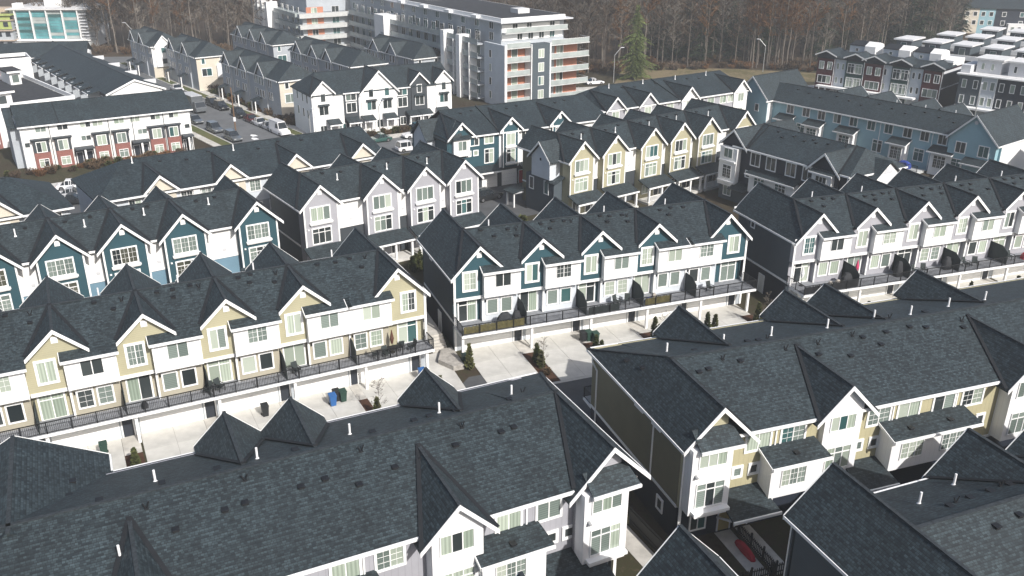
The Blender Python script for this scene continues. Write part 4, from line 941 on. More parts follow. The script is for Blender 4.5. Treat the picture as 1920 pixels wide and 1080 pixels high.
# ------------------------------------------------------------------ blocks across the cross street
ts = B('townhouse_row', 'white and grey gabled block behind the parked cars on the cross street', 'townhouses', un(604, 152, 10.4), 30.5)
ts.mode = 'dark'
def ts_row():
    b = ts; L0, L1, dep = -2.4, 26.6, 12; ze, zr, yr = 7.8, 11.0, 6
    ms = (zr-ze)/(yr-.2); b.main = (.2, ze, ms)
    for x0, x1, m_ in ((-2.1, 3.9, 'white'), (3.901, 6.9, 'charcoal'), (6.901, 14.6, 'white'), (14.601, 20.9, 'charcoal'), (20.901, 26.2, 'white')): b.box('wall', x0, x1, .5, dep-.5, 0, ze-.02, m_)
    b.slab('roof_slope', [(L0, .2, ze), (L1, .2, ze), (L1, yr, zr), (L0+3, yr, zr)]); b.slab('roof_slope', [(L0+3, yr, zr), (L1, yr, zr), (L1, dep, ze), (L0, dep, ze)]); b.slab('roof_slope', [(L0, .2, ze), (L0+3, yr, zr), (L0, dep, ze)])
    b.ridge(L0+3, L1, yr, zr)
    for a, hw, za, m_ in ((0, 2.3, 10.4, 'white'), (10.9, 4.0, 11.4, 'white'), (19.2, 2.1, 10.4, 'charcoal'), (24.4, 2.05, 10.4, 'white')):
        b.gable(a, hw, hw, za, 1.03, -.1, 6.2, m_, .3, 0, wl=hw-.45, wr=hw-.45, main=b.main)
        for x in ((a,) if hw < 3 else (a-1.6, a+1.6)):
            b.win(x, 7.3, .85, 1.4, y=.295, cols=1, trim=.1); b.win(x, 5.0, 1.7, 1.6, y=.295, cols=2, trim=.1); b.slab('window_hood', [(x-1.1, -.15, 5.95), (x+1.1, -.15, 5.95), (x+1.1, .29, 6.15), (x-1.1, .29, 6.15)], .08)
    for x in (5.4, 15.7): b.win(x, 7.0, 1.9, 1.3, y=.495, cols=2, trim=.14); b.win(x, 5.0, 1.8, 1.7, y=.495, cols=2, trim=.14); b.gutter((x-1.6, .14, ze), (x+1.6, .14, ze))
    for x0 in (.3, 4.0, 7.0, 11.4, 16.2, 18.8, 22.6): b.slab('porch_roof', [(x0, -1.7, 2.6), (x0+2.5, -1.7, 2.6), (x0+2.5, .29, 3.3), (x0, .29, 3.3)], .12); b.gutter((x0, -1.75, 2.6), (x0+2.5, -1.75, 2.6)); b.box('porch_post', x0+.1, x0+.3, -1.6, -1.4, 0, 2.4, 'trim'); b.box('porch_post', x0+2.2, x0+2.4, -1.6, -1.4, 0, 2.4, 'trim'); door(b, x0+1.2, .28, 0, .9, 2.0, 'lamp_white'); b.win(x0-.6, 1.5, 1.1, 1.4, y=.28, cols=2)
    for y in (3, 5.5, 8.5): b.win(y, 6.8, .8, 1.5, y=-2.11, f='L', cols=1, trim=.05); b.win(y, 4, .8, 1.5, y=-2.11, f='L', cols=1, trim=.05)
ts_row()
def street_row(label, near, ln, endw, endm, wm, gaps, dep=9.5, az=-52, white_end=False):
    """row along the side street: x runs towards the camera, its sunlit end wall faces the camera"""
    d = Vector((math.cos(R_(az)), math.sin(R_(az)), 0)); p = Vector((near[0], near[1], 0))-d*ln
    b = B('townhouse_row', label, 'townhouses', p, az); b.mode = 'dark'; ze, zr, yr = 7.6, 10.4, dep/2; ms = (zr-ze)/(yr-.1)
    b.box('wall', 0, ln, .5, dep-.5, 0, ze-.02, wm); b.box('end_wall', ln+.002, ln+.12, .45, dep-.45, 2.7, ze-.02, endm); b.box('end_wall', ln+.002, ln+.12, .45, dep-.45, 0, 2.699, 'cream')
    b.slab('roof_slope', [(-.4, .1, ze), (ln+.5, .1, ze), (ln-2.4, yr, zr), (-.4, yr, zr)]); b.slab('roof_slope', [(-.4, yr, zr), (ln-2.4, yr, zr), (ln+.5, dep, ze), (-.4, dep, ze)]); b.slab('roof_slope', [(ln+.5, .1, ze), (ln+.5, dep, ze), (ln-2.4, yr, zr)])
    b.ridge(-.4, ln-2.4, yr, zr); b.gutter((ln+.55, .1, ze), (ln+.55, dep, ze)); b.gutter((0, .04, ze), (ln, .04, ze))
    for a in gaps:
        b.gable(a, 2.4, 2.4, 10.3, 1.1, -.2, yr+.2, wm, .2, 0, wl=1.9, wr=1.9); b.box('bay', a-1.9, a+1.9, .345, .498, 0, 7.5, wm)
        for z in (6.5, 4.0): b.win(a-.7, z, .7, 1.5, y=.195, cols=1, trim=.05); b.win(a+.7, z, .7, 1.5, y=.195, cols=1, trim=.05)
        b.slab('porch_roof', [(a-2.4, -1.6, 2.6), (a-.2, -1.6, 2.6), (a-.2, .19, 3.1), (a-2.4, .19, 3.1)], .1); b.box('porch_post', a-.5, a-.3, -1.5, -1.3, 0, 2.5, 'trim'); b.box('porch_post', a-2.3, a-2.1, -1.5, -1.3, 0, 2.5, 'trim')
    for i in range(int(ln/3.4)):
        x = 1.7+i*3.4
        if all(abs(x-a) > 2.3 for a in gaps):
            for z in (6.5, 4.0): b.win(x-.5, z, .6, 1.5, y=.495, cols=1, trim=.05); b.win(x+.5, z, .6, 1.5, y=.495, cols=1, trim=.05)
    if white_end:
        b.part('end_gable', MB().prism([(ln+.6, 1.2, 2.7), (ln+.6, 5.2, 2.7), (ln+.6, 5.2, 7.8), (ln+.6, 3.2, 9.8), (ln+.6, 1.2, 7.8)], (-1.2, 0, 0)), 'white')
        for sg in (-1, 1): b.part('roof_slope', MB().prism([(ln+.9, 3.2, 10.1), (ln-3, 3.2, 10.1), (ln-3, 3.2+sg*2.4, 7.5), (ln+.9, 3.2+sg*2.4, 7.5)], (0, 0, -.15)), 'roof')
        b.part('rake_board', MB().prism([(ln+.96, .8, 7.5), (ln+.96, 3.2, 10.15), (ln+.96, 5.6, 7.5), (ln+.96, 5.6, 7.15), (ln+.96, 3.2, 9.8), (ln+.96, .8, 7.15)], (-.05, 0, 0)), 'trim')
        b.win(3.2, 6.6, 1.1, 1.2, y=ln+.61, f='R', cols=1, trim=.06); b.win(3.2, 4.0, 1.1, 1.2, y=ln+.61, f='R', cols=1, trim=.06)
    else:
        b.win(2.0, 6.6, .7, 1.1, y=ln+.13, f='R', cols=1, trim=.14); b.win(6.4, 6.6, .7, 1.1, y=ln+.13, f='R', cols=1, trim=.14); b.win(2.6, 4.1, 2.2, 1.6, y=ln+.13, f='R', cols=2, trim=.14); b.win(6.4, 4.1, 2.0, 1.6, y=ln+.13, f='R', cols=2, trim=.14)
        b.part('end_bay', MB().prism([(ln+.7, 4.9, 2.7), (ln+.7, 8.1, 2.7), (ln+.7, 8.1, 5.4), (ln+.7, 6.5, 6.7), (ln+.7, 4.9, 5.4)], (-.58, 0, 0)), 'white') if endm == 'cream' and ln < 28 else None
    return b
a3 = street_row('pale grey street row with beige sunlit end wall beside the white gabled block', (-46.4, 177.4), 30, 4, 'cream', 'fog', (4, 13, 22))
a2 = street_row('pale grey street row midway along the pavement with a white gablet on its beige end', (-72.2, 206.4), 20, 4, 'cream', 'fog', (5, 14))
a1 = street_row('pale grey street row farthest along the pavement with a white gabled end', (-88.3, 222.4), 17, 4, 'white', 'fog', (4, 11), white_end=True)
c1_ = street_row('pale grey courtyard row behind the beige ended street row', (-35.2, 194.8), 30, 4, 'fog', 'fog', (5, 13, 20))
c2_ = street_row('pale grey courtyard row between the street rows and the apartment block', (-59.6, 226), 26, 4, 'fog', 'fog', (6, 14, 21))
c3_ = street_row('pale grey courtyard row below the stepped white wall panels of the apartment block', (-22.8, 205.6), 22, 4, 'fog', 'fog', (5, 13))

# ------------------------------------------------------------------ left of the street
d_ = B('townhouse_row', 'very long dark roofed row with finned shaded front left of the street', 'townhouses', (-112.4, 212.4), -52)
d_.mode = 'dark'
def d_row():
    b = d_; L, dep = 62, 11; ze, zr, yr = 7.6, 9.8, 5.5
    b.box('wall', .4, L-.4, .5, dep-.5, 0, ze-.03, 'charcoal'); b.box('end_wall', L-.399, L-.34, .6, dep-.6, 0, 7.5, 'white')
    b.slab('roof_slope', [(0, .1, ze), (L, .1, ze), (L, yr, zr), (0, yr, zr)]); b.slab('roof_slope', [(0, yr, zr), (L, yr, zr), (L, dep, ze), (0, dep, ze)]); b.ridge(0, L, yr, zr)
    b.part('end_gable', MB().prism([(L-.3, .6, 7.4), (L-.3, dep-.6, 7.4), (L-.3, yr, zr-.25)], (-.2, 0, 0)), 'white')
    b.part('rake_board', MB().prism([(L+.03, .1, ze+.02), (L+.03, yr, zr+.04), (L+.03, dep, ze+.02), (L+.03, dep, ze-.3), (L+.03, yr, zr-.3), (L+.03, .1, ze-.3)], (.05, 0, 0)), 'trim')
    for i in range(10):
        x = 3+i*5.9
        b.box('fin_wall', x-.15, x+.15, -1.6, .49, 0, 7.5, 'fog'); b.slab('fin_roof', [(x-1.9, -2.0, 7.3), (x+1.9, -2.0, 7.3), (x+1.9, .4, 7.8), (x-1.9, .4, 7.8)], .12); b.gutter((x-1.9, -2.06, 7.3), (x+1.9, -2.06, 7.3))
        for z in (6, 3.6): b.win(x+1.6, z, 1.4, 1.4, y=.495, cols=2, trim=.06); b.win(x-1.6, z, 1.0, 1.4, y=.495, cols=1, trim=.06)
        b.box('balcony', x+.16, x+3.2, -1.5, .49, 2.6, 2.8, 'soffit')
        if i % 2: b.part('roof_rib', MB().box(x-.1, x+.1, dep-2.2, dep+.1, ze+.1, ze+.95), 'soffit')
d_row()
def terrace_block(label, p, azd, L, dep, ht, mats, pent, brick=True):
    b = B('terrace_block', label, 'townhouses', p, azd); b.mode = 'dark'
    b.box('wall', 0, L, 0, dep, 0, ht, mats[0]); b.box('flat_roof', .25, L-.25, .25, dep-.25, ht+.002, ht+.05, 'flat_roof')
    for nm, a in (('parapet', (0, L, -.1, .2)), ('parapet', (0, L, dep-.2, dep+.1)), ('parapet', (-.1, .15, .21, dep-.21)), ('parapet', (L-.15, L+.1, .21, dep-.21))): b.box(nm, a[0], a[1], a[2], a[3], ht-.25, ht+.75, 'trim')
    for x0, x1, y0, y1, h in pent:
        b.box('penthouse', x0, x1, y0, y1, ht+.06, ht+h, mats[1]); b.box('penthouse_roof', x0-.45, x1+.45, y0-.6, y1+.3, ht+h, ht+h+.3, mats[2]); b.box('penthouse_fascia', x0-.5, x1+.5, y0-.65, y0-.601, ht+h-.02, ht+h+.32, 'trim')
        b.win((x0+x1)/2, ht+h*.5, min(1.2, x1-x0-.6), h*.6, y=y0-.005, cols=1, trim=.05)
    n = int(L/3.2)
    for i in range(n):
        x = L*(i+.5)/n
        if brick and i % 2 == 0: b.box('bay', x-1.1, x+1.1, -.12, -.002, 0, ht-1.6, 'brick')
        for k in range(int(ht/2.8)): b.win(x, 1.6+2.75*k, 1.3, 1.4, y=-.125 if brick and i % 2 == 0 and 1.6+2.75*k < ht-1.6 else -.005, cols=2, trim=.08)
    return b
terrace_block('white and brick flat roofed block with black roof terraces behind the brick bayed row', (-91.5, 152.5), 43, 16, 30, 6.8, ('white', 'white', 'flat_roof'), [(3.0, 6.0, 1.2, 5.2, 2.4), (2.6, 5.6, 9, 14, 2.4), (2.4, 5.4, 18, 23, 2.4), (11.5, 13.5, 22, 28, 2.4)])
terrace_block('small white flat roofed block before the dark finned row', (-122, 186), 33, 21, 8, 8.2, ('white', 'white', 'flat_roof'), [(3, 5.4, 1, 6, 2.4), (12, 14.4, 1, 6, 2.4)])

# ------------------------------------------------------------------ civic building and half built block far left
of = B('office_building', 'glass fronted civic building with white fins beyond the long dark roofs', 'office', un(30, 92, 0), 4)
def office():
    b = of; L, dep, ht = 21.5, 18, 11.0
    b.box('wall', 0, L, .5, dep, 0, ht, 'soffit'); b.box('plinth', -.3, L+.3, -.6, .49, 0, 2.0, 'balcony'); b.box('canopy_edge', -.3, L+.4, -.7, .3, 2.3, 2.7, 'trim')
    for i in range(4):
        x0 = 1.6+i*4.4
        for k in range(9):
            z = 2.9+k*.86
            b.box('pane', x0+.25, x0+4.15, .38, .495, z, z+.8, random.choice(['curtain_wall', 'curtain_wall', 'shade_glass', 'pane_teal', 'pane_dark']))
    for i in range(5): b.box('fin', 1.5+i*4.4, 1.75+i*4.4, -.3, .37, 2.0, ht+.4, 'trim')
    for k in range(10): b.box('louver', -2.2, 1.4, .1, .3, 2.6+k*.85, 2.75+k*.85, 'charcoal'); b.box('louver', 19.5, 23.6, .1, .3, 2.6+k*.85, 2.75+k*.85, 'charcoal')
    b.box('roof_slab', -.6, L+2.2, -.5, dep+.5, ht+.002, ht+.35, 'membrane'); b.box('plant_room', 8, 13, 6, 11, ht+.36, ht+3.0, 'trim'); b.box('plant_room', .5, 2.4, 2, 5, ht+.36, ht+1.6, 'trim')
office()
hb = B('unfinished_block', 'half built block with lime sheathing and open floors beside the glass civic building', 'building', un(-40, 95, 0), 6)
def half():
    b = hb
    for k in range(3): b.box('floor_slab', 0, 10.5, 0, 12, 2.8*k+2.6, 2.8*k+2.85, 'plywood')
    b.box('wall', .2, 10.2, .6, 11.6, 0, 8.2, 'fog'); b.box('sheathing', .1, 10.3, .3, .598, 5.9, 9.6, 'lime'); b.box('roof_deck', -.3, 10.9, -.3, 12.3, 9.7, 9.95, 'lime'); b.box('roof_stack', 3, 9, 3, 8, 9.96, 11.4, 'plywood')
    for i in range(4):
        for k in range(3): b.box('opening', 1+i*2.4, 2.3+i*2.4, .22 if k == 2 else .52, .299 if k == 2 else .599, 1.0+k*2.8, 2.3+k*2.8, 'door_dark')
half()

# ------------------------------------------------------------------ apartment block
ap = B('apartment_block', 'six storey stepped apartment block with orange brick balconies and white wall panels', 'apartments', un(947.5, 87, 12.8), 33)
ap.mode = 'mix'
def apartments():
    b = ap; FH = 2.86; top = 12.3
    b.box('wall', .3, 20.0, 1.9, 78, 0, top, 'fog')
    b.box('corner_wall', -.25, .28, -.1, 8, 0, top+.6, 'pale_blue'); b.box('corner_trim', -.28, .3, -.24, -.104, 0, top+.7, 'trim')
    b.box('panel', 6.4, 11.0, -.5, 1.89, 0, top+.4, 'slate'); b.box('panel_trim', 6.2, 6.39, -.55, 1.88, 0, top+.5, 'trim'); b.box('panel_trim', 11.01, 11.25, -.6, 1.88, 0, top+.5, 'trim'); b.box('panel_side', 10.9, 11.008, -.55, -.501, 0, top+.4, 'pale_blue')
    for k in range(5):
        z = FH*k+.9
        b.box('balcony', .3, 6.19, -.3, 1.89, z-.22, z, 'balcony'); b.box('balcony', 11.26, 21.5, -.6, 3.0, z-.22, z, 'balcony')
        for x0, x1, y in ((.35, 6.1, -.22), (11.4, 21.4, -.5)):
            b.part('balcony_rail', MB().bar((x0, y, z+1.0), (x1, y, z+1.0), .05, .05), 'white_metal'); b.box('balcony_glass', x0, x1, y-.01, y+.01, z+.05, z+.96, 'shade_glass')
        b.part('balcony_rail', MB().bar((21.4, -.5, z+1.0), (21.4, 2.9, z+1.0), .05, .05), 'white_metal')
        if k < 4:
            b.box('brick_panel', 1.3, 6.1, 1.8, 1.89, z, z+2.6, 'orange_brick'); b.box('brick_panel', 13.8, 19.9, 1.8, 1.89, z, z+2.6, 'orange_brick')
            b.win(3.4, z+1.3, 1.4, 2.0, y=1.795, cols=1, trim=.1, mode='lit'); b.win(.8, z+1.3, .7, 2.0, y=1.885, cols=1, trim=.1, mode='lit'); b.win(15.2, z+1.3, 1.6, 2.0, y=1.795, cols=2, trim=.1, mode='lit'); b.win(12.2, z+1.3, .9, 2.0, y=1.885, cols=1, trim=.1, mode='dark')
            b.win(8.7, z+1.3, 1.3, 1.7, y=-.505, cols=2, trim=.1, mode='lit')
            b.win(5.5, z+1.2, .8, 1.5, y=-.255, f='L', cols=1, trim=.06)
    # upper two storeys, set back
    b.box('upper_wall', 1.6, 17.8, 4.2, 94, top+.01, 16.9, 'fog'); b.box('upper_front', 1.8, 17.4, 4.05, 4.198, top+.9, 14.6, 'white'); b.box('upper_front', 1.8, 16.6, 4.05, 4.198, 14.96, 16.5, 'white')
    b.box('balcony', 1.7, 17.9, 2.6, 4.04, 14.75, 14.95, 'balcony'); b.part('balcony_rail', MB().bar((2, 2.7, 15.9), (17.8, 2.7, 15.9), .05, .05), 'white_metal'); b.box('balcony_glass', 2, 17.8, 2.69, 2.71, 15.0, 15.86, 'shade_glass')
    for x in (6.2, 9, 11.8, 14.6): b.win(x, 13.9, 1.2, 1.2, y=4.045, cols=2, trim=.06, mode='dark')
    for x in (5.0, 8.6, 14.6): b.win(x, 16, 1.2, 1.2, y=4.045, cols=2, trim=.06, mode='dark')
    b.box('roof_slab', .6, 19.2, 2.6, 95, 16.95, 17.2, 'soffit'); b.box('roof_edge', 1.2, 17.6, 3.4, 94.4, 17.21, 17.9, 'trim'); b.box('flat_roof', 1.6, 17.2, 3.8, 94, 17.901, 17.95, 'flat_roof')
    for y in (12, 24, 36, 48): b.box('roof_fin', .2, 2.2, y, y+2.4, 17.21, 17.8, 'trim')
    b.part('roof_unit', MB().box(9, 12, 9, 12, 17.96, 18.9), 'membrane'); b.part('roof_unit', MB().box(6, 10, 46, 50, 17.96, 20.2), 'trim')
    # long shaded side: balconies, fins and white panels
    for k in range(5):
        z = FH*k+.9; b.box('balcony', -1.6, .29, 8.6, 77, z-.22, z, 'fog'); b.box('balcony_glass', -1.58, -1.54, 8.7, 76.9, z+.02, z+1.0, 'shade_glass')
        for y in range(10, 76, 4): b.win(y+1.5, z+1.3, 1.8, 1.9, y=.295, f='L', cols=2, trim=.05, mode='teal')
    for y in range(8, 92, 6):
        for z in (13.9, 16.2): b.win(y, z, 1.6, 1.6, y=1.595, f='L', cols=2, trim=.05, mode='teal')
    for y, h in ((15, 13.6), (22, 13.8)): b.box('side_panel', -2.4, .2, y, y+1.6, 0, h, 'trim'); b.box('side_fin', -1.9, .2, y-3.2, y-3.0, 0, top, 'trim')
    b.box('tower_panel', -3.4, 1.2, 51, 56.5, 0, 14.2, 'trim'); b.box('tower_inset', -3.42, -3.401, 51.2, 53, 0, 10.2, 'fog'); b.box('tower_inset', -1.0, 1.1, 50.9, 50.998, 0, 10.2, 'fog')
    # second wing
    b.box('wall', -14, .29, 79, 112, 0, 12.3, 'fog'); b.box('upper_wall', -11, 1.59, 83, 112, 12.41, 16.9, 'fog'); b.box('roof_slab', -12, .59, 81.5, 113, 16.95, 17.2, 'soffit'); b.box('roof_edge', -11.6, 1.19, 82, 112.6, 17.21, 17.9, 'trim')
    for k in range(4):
        z = FH*k+3.2; b.box('balcony', -15.4, .2, 77.2, 78.88, z-.2, z+.9, 'balcony'); b.win(-4.5, z+1.6, 2.0, 1.5, y=78.99, cols=2, trim=.05, mode='teal'); b.box('brick_panel', -12.8, -8, 78.9, 78.998, z+.9, z+2.4, 'orange_brick'); b.win(-10.6, z+1.5, 1.6, 1.4, y=78.89, cols=2, trim=.05, mode='lit')
        b.box('balcony', -15.6, -14.01, 80, 97, z-.2, z+.9, 'shade_glass')
        for y in range(82, 97, 4): b.win(y, z+1.6, 1.6, 1.3, y=-14.01, f='L', cols=2, trim=.05, mode='teal')
    for y in (98, 102, 106, 110): b.box('side_panel', -17.2, -14.0, y, y+1.4, 0, 14.2, 'trim')
apartments()

# ------------------------------------------------------------------ maroon row and flat roofed blocks on the right
mp = un(1770, 134, 9); md = Vector((math.cos(R_(-44)), math.sin(R_(-44)), 0))
mr = B('townhouse_row', 'maroon, white and dark green row with low black gables at the woodland edge', 'townhouses', mp-md*27.2, -44)
mr.mode = 'mix'
def maroon():
    b = mr; dep = 12
    segs = [(0, 4, 'maroon'), (4, 6.6, 'pale_blue'), (6.6, 10.7, 'deep_green'), (10.7, 15, 'maroon'), (15, 16.7, 'pale_blue'), (16.7, 20.5, 'deep_green'), (20.5, 23.2, 'pale_blue'), (23.2, 27.1, 'maroon')]
    for x0, x1, m_ in segs:
        yf = .3 if m_ == 'pale_blue' else 0
        b.box('wall', x0+.001, x1-.001, yf, dep, 0, 9.0, m_); xc = (x0+x1)/2
        b.part('corner_board', MB().box(x1-.1, x1+.04, yf-.05, yf-.004, 0, 8.9), 'trim')
        if m_ == 'pale_blue':
            for z in (7.4, 4.4):
                b.win(xc-.6, z, .45, 1.2, y=.295, cols=1, trim=.07)
                if x1-x0 > 2: b.win(xc+.6, z, .45, 1.2, y=.295, cols=1, trim=.07)
        else:
            for z in (7.3, 4.3):
                if m_ == 'deep_green': b.win(xc-.85, z, 1.35, 1.9, y=-.005, cols=2, transom=True, trim=.12); b.win(xc+.85, z, 1.35, 1.9, y=-.005, cols=2, transom=True, trim=.12)
                elif z > 5: b.win(xc-.95, z, .95, 1.5, y=-.005, cols=2, trim=.12); b.win(xc+.95, z, .95, 1.5, y=-.005, cols=2, trim=.12)
                else: b.win(xc, z, 2.9, 1.5, y=-.005, cols=3, trim=.12)
            h = (x1-x0)/2+.5; b.gable(xc, h, h, 10.6, .42, -.6, 6, 'navy', -.02, 8.8, wl=h-.5, wr=h-.5, rh=.24)
    b.slab('roof_slope', [(-.3, -.2, 9.1), (27.4, -.2, 9.1), (27.4, 4, 10.2), (-.3, 4, 10.2)], .15)
    for x0, x1 in ((1, 10.6), (12.0, 22.6)): b.box('canopy', x0, x1, -1.6, -.003, 2.7, 3.05, 'trim')
    for x in (3.2, 8.0, 13.0, 18.5, 25): b.box('canopy_post', x-.15, x+.15, -1.5, -1.2, 0, 2.7, 'trim'); door(b, x+.9, -.006, 0, .9, 2.0, 'door_dark')
    b.part('end_wall', MB().box(27.101, 27.16, .2, dep-.1, 0, 9.0), 'navy'); b.part('end_belt', MB().box(27.165, 27.22, .2, dep-.1, 5.3, 5.55).box(27.165, 27.22, .2, dep-.1, 8.4, 8.9), 'soffit')
    b.box('flat_roof', .3, 26.8, 4.0, dep-.3, 9.01, 9.3, 'flat_roof')
    for x in (4.5, 12, 18.5):   # curved roof terrace shelters
        b.slab('terrace_roof', [(x, 5, 11.6), (x+3.6, 5, 11.6), (x+3.6, 8.6, 12.2), (x, 8.6, 12.2)], .15, 'valley'); b.box('penthouse', x+.1, x+3.5, 5.2, 8.6, 9.3, 11.45, 'pale_blue')
        b.part('terrace_screen', MB().prism([(x+3.7, 4.6, 9.3), (x+3.7, 9.8, 9.3), (x+3.7, 9.8, 10.2), (x+3.7, 8.8, 11.9), (x+3.7, 6.6, 12.4), (x+3.7, 4.6, 11.6)], (2.4, 0, 0)), 'white'); b.win(x+1.8, 10.6, .6, .6, y=5.195, cols=1, trim=.05, mode='dark')
    b.box('parapet', 24, 27.2, 4.5, 11, 9.3, 10.6, 'white')
maroon()
m2 = B('townhouse_row', 'grey, white and black flat corniced row right of the maroon row', 'townhouses', mr.world(30.6, -.6), -44)
m2.mode = 'mix'
def maroon2():
    b = m2
    for x0, x1, m_ in ((0, 4.3, 'slate'), (4.3, 7.1, 'pale_blue'), (7.1, 13, 'navy'), (13, 16, 'pale_blue'), (16, 22, 'slate')):
        b.box('wall', x0+.001, x1-.001, 0, 12, 0, 9.0, m_); n = 2 if x1-x0 < 5 else 3
        for i in range(n):
            for z in (7.3, 4.2): b.win(x0+(x1-x0)*(i+.5)/n, z, .7, 1.5, y=-.005, cols=1, trim=.11)
        b.part('corner_board', MB().box(x1-.1, x1+.05, -.06, -.004, 0, 9), 'trim')
    b.box('cornice', -.5, 22.4, -.6, 12.3, 9.01, 9.25, 'trim'); b.box('flat_roof', .2, 21.8, .4, 11.8, 9.26, 9.3, 'membrane'); b.box('belt_board', 0, 22, -.08, -.003, 2.7, 3.0, 'trim'); b.box('canopy', 1.5, 8.5, -1.7, -.09, 2.6, 2.95, 'trim')
    for x in (2, 8): b.box('penthouse', x, x+4.6, 2.5, 8, 9.31, 11.9, 'soffit'); b.box('penthouse_roof', x-.4, x+5, 2, 8.4, 11.91, 12.2, 'membrane'); b.win(x+1.2, 10.6, .5, 1.2, y=2.495, cols=1, trim=.05); b.win(x+3, 10.6, .5, 1.2, y=2.495, cols=1, trim=.05)
    b.box('parapet', -.2, 1.6, .5, 7, 9.31, 10.8, 'soffit'); b.box('end_wall', -.06, -.002, .1, 11.9, 0, 8.9, 'navy')
maroon2()
for i, (off, lab) in enumerate(((18, 'grey flat roofed block with box penthouses just behind the maroon row'), (33, 'grey flat roofed block with white edged penthouses two behind the maroon row'), (50, 'pale flat roofed block with penthouses below the dark evergreens'))):
    p = mr.world(7+i*4, off)
    terrace_block(lab, (p.x, p.y), -44+2*i, 36-4*i, 10, 9.2, ('charcoal' if i < 2 else 'fog', 'slate', 'membrane'), [(2+j*6.4, 5.4+j*6.4, 1.6, 8, 2.5) for j in range(5-i)], brick=False)
tr = B('house_block', 'navy and white hip roofed block beyond the flat roofed terraces', 'houses', un(1800, 62, 0), -12)
tr.mode = 'dark'
def topright():
    b = tr; L, dep = 40, 12
    for x0, x1, m_ in ((0, 5, 'cream'), (5, 10, 'sky_blue'), (10, 21, 'navy'), (21, 30, 'white'), (30, 40, 'fog')):
        b.box('wall', x0+.001, x1-.001, .5, dep-.5, 0, 8.2, m_)
        for i in range(2):
            for z in (6.4, 3.6): b.win(x0+(x1-x0)*(i+.5)/2, z, 1.1, 1.3, y=.495, cols=1, trim=.12)
    b.box('porch', 14, 22, -2, .49, 0, 3.6, 'white')
    for x in (15.5, 17.5, 20): b.win(x, 1.8, .9, 1.7, y=-2.005, cols=1, trim=.05)
    b.slab('roof_slope', [(-.5, 0, 8.3), (L+.5, 0, 8.3), (L-4, 6, 11), (4, 6, 11)]); b.slab('roof_slope', [(4, 6, 11), (L-4, 6, 11), (L+.5, dep, 8.3), (-.5, dep, 8.3)]); b.slab('roof_slope', [(-.5, 0, 8.3), (4, 6, 11), (-.5, dep, 8.3)]); b.slab('roof_slope', [(L+.5, 0, 8.3), (L+.5, dep, 8.3), (L-4, 6, 11)])
topright()

# ------------------------------------------------------------------ the ground
struct('ground', MB().face([(-900, -120, 0), (900, -120, 0), (900, 1500, 0), (-900, 1500, 0)]), 'soil')
P2 = lambda b, x, y: (b.world(x, y).x, b.world(x, y).y)
poly_sheet('lane', [P2(r1, -46, -5), P2(r1, 0, -5), P2(r2, 0, -5), P2(r2, 33, -5), P2(r3, 0, -5), P2(r3, 46, -5), P2(b2, 50, 12), P2(b2, 0, 12), P2(b1, 0, 10), P2(b1, -46, 10)], .008, 'asphalt')
def drives(b, gar, y1, lasts, off=0):
    """one concrete slab in front of each garage, planted strips between"""
    for i, (g0, g1) in enumerate(gar):
        x0 = g0-.2; x1 = g1+.05
        q = MB().box(x0, x1, y1, .39, -.05, .022)
        o = obj('driveway', q.mesh('driveway', 'joint'), None, b.p0, b.az); o['kind'] = 'structure'
        for ix in range(2):
            for iy in range(3):
                wx, wy = (x1-x0)/2, (.39-y1)/3
                me = shared(('dslab', round(wx, 2), round(wy, 2)), lambda: MB().box(.012, wx-.012, .012, wy-.012, 0, .022).mesh('slab', 'concrete'))
                obj('slab', me, o, (x0+ix*wx, y1+iy*wy, .0225))
        q = MB().box(x1+.02, x1+1.34, y1+.1, -2.5, -.05, .03)
        o = obj('planting_strip', q.mesh('planting_strip', 'mulch'), None, b.p0, b.az); o['kind'] = 'structure'
        q = MB().box(x1+.02, x1+1.34, -2.49, .38, -.05, .03)
        o = obj('entry_path', q.mesh('entry_path', 'walk'), None, b.p0, b.az); o['kind'] = 'structure'
    q = MB().box(gar[0][0]-1.5, gar[-1][1]+1.5, y1-.35, y1-.01, -.05, .03)
    o = obj('kerb', q.mesh('kerb', 'kerb'), None, b.p0, b.az); o['kind'] = 'structure'
drives(r2, ga2, -8.6, 0); drives(r1, ga1, -8.2, 0); drives(r3, [(a-1.45, a+3.3) for a in ap3], -8.6, 0)
# the passage with steps between the khaki and the teal row
q = MB().box(-3.6, -.9, -8.2, .6, -.05, .04); o = obj('path', q.mesh('path', 'concrete'), None, r2.p0, r2.az); o['kind'] = 'structure'
q = MB()
for i in range(6): q.box(-1.75, -.25, .7+i*.34, 8.0, .041+i*.17 if i else .0, .041+(i+1)*.17)
o = obj('steps', q.mesh('steps', 'walk'), None, r2.p0, r2.az); o['kind'] = 'structure'
q = MB().prism([(-.95, -3.4, 0), (.1, -3.4, 0), (.1, .4, 0), (-1.0, .4, 0), (-1.9, -1.6, 0)], (0, 0, .5)); tag(obj('planter_wall', q.mesh('planter_wall', 'stone'), None, r2.p0, r2.az), 'low stone planter box at the foot of the steps', 'planter')
q = MB().prism([(-2.5, .8, 0), (-2.3, .8, 0), (-2.5, 6.5, 0), (-2.7, 6.5, 0)], (0, 0, 1.3)); tag(obj('retaining_wall', q.mesh('retaining_wall', 'kerb'), None, r2.p0, r2.az), 'pale concrete retaining wall beside the passage steps', 'wall')
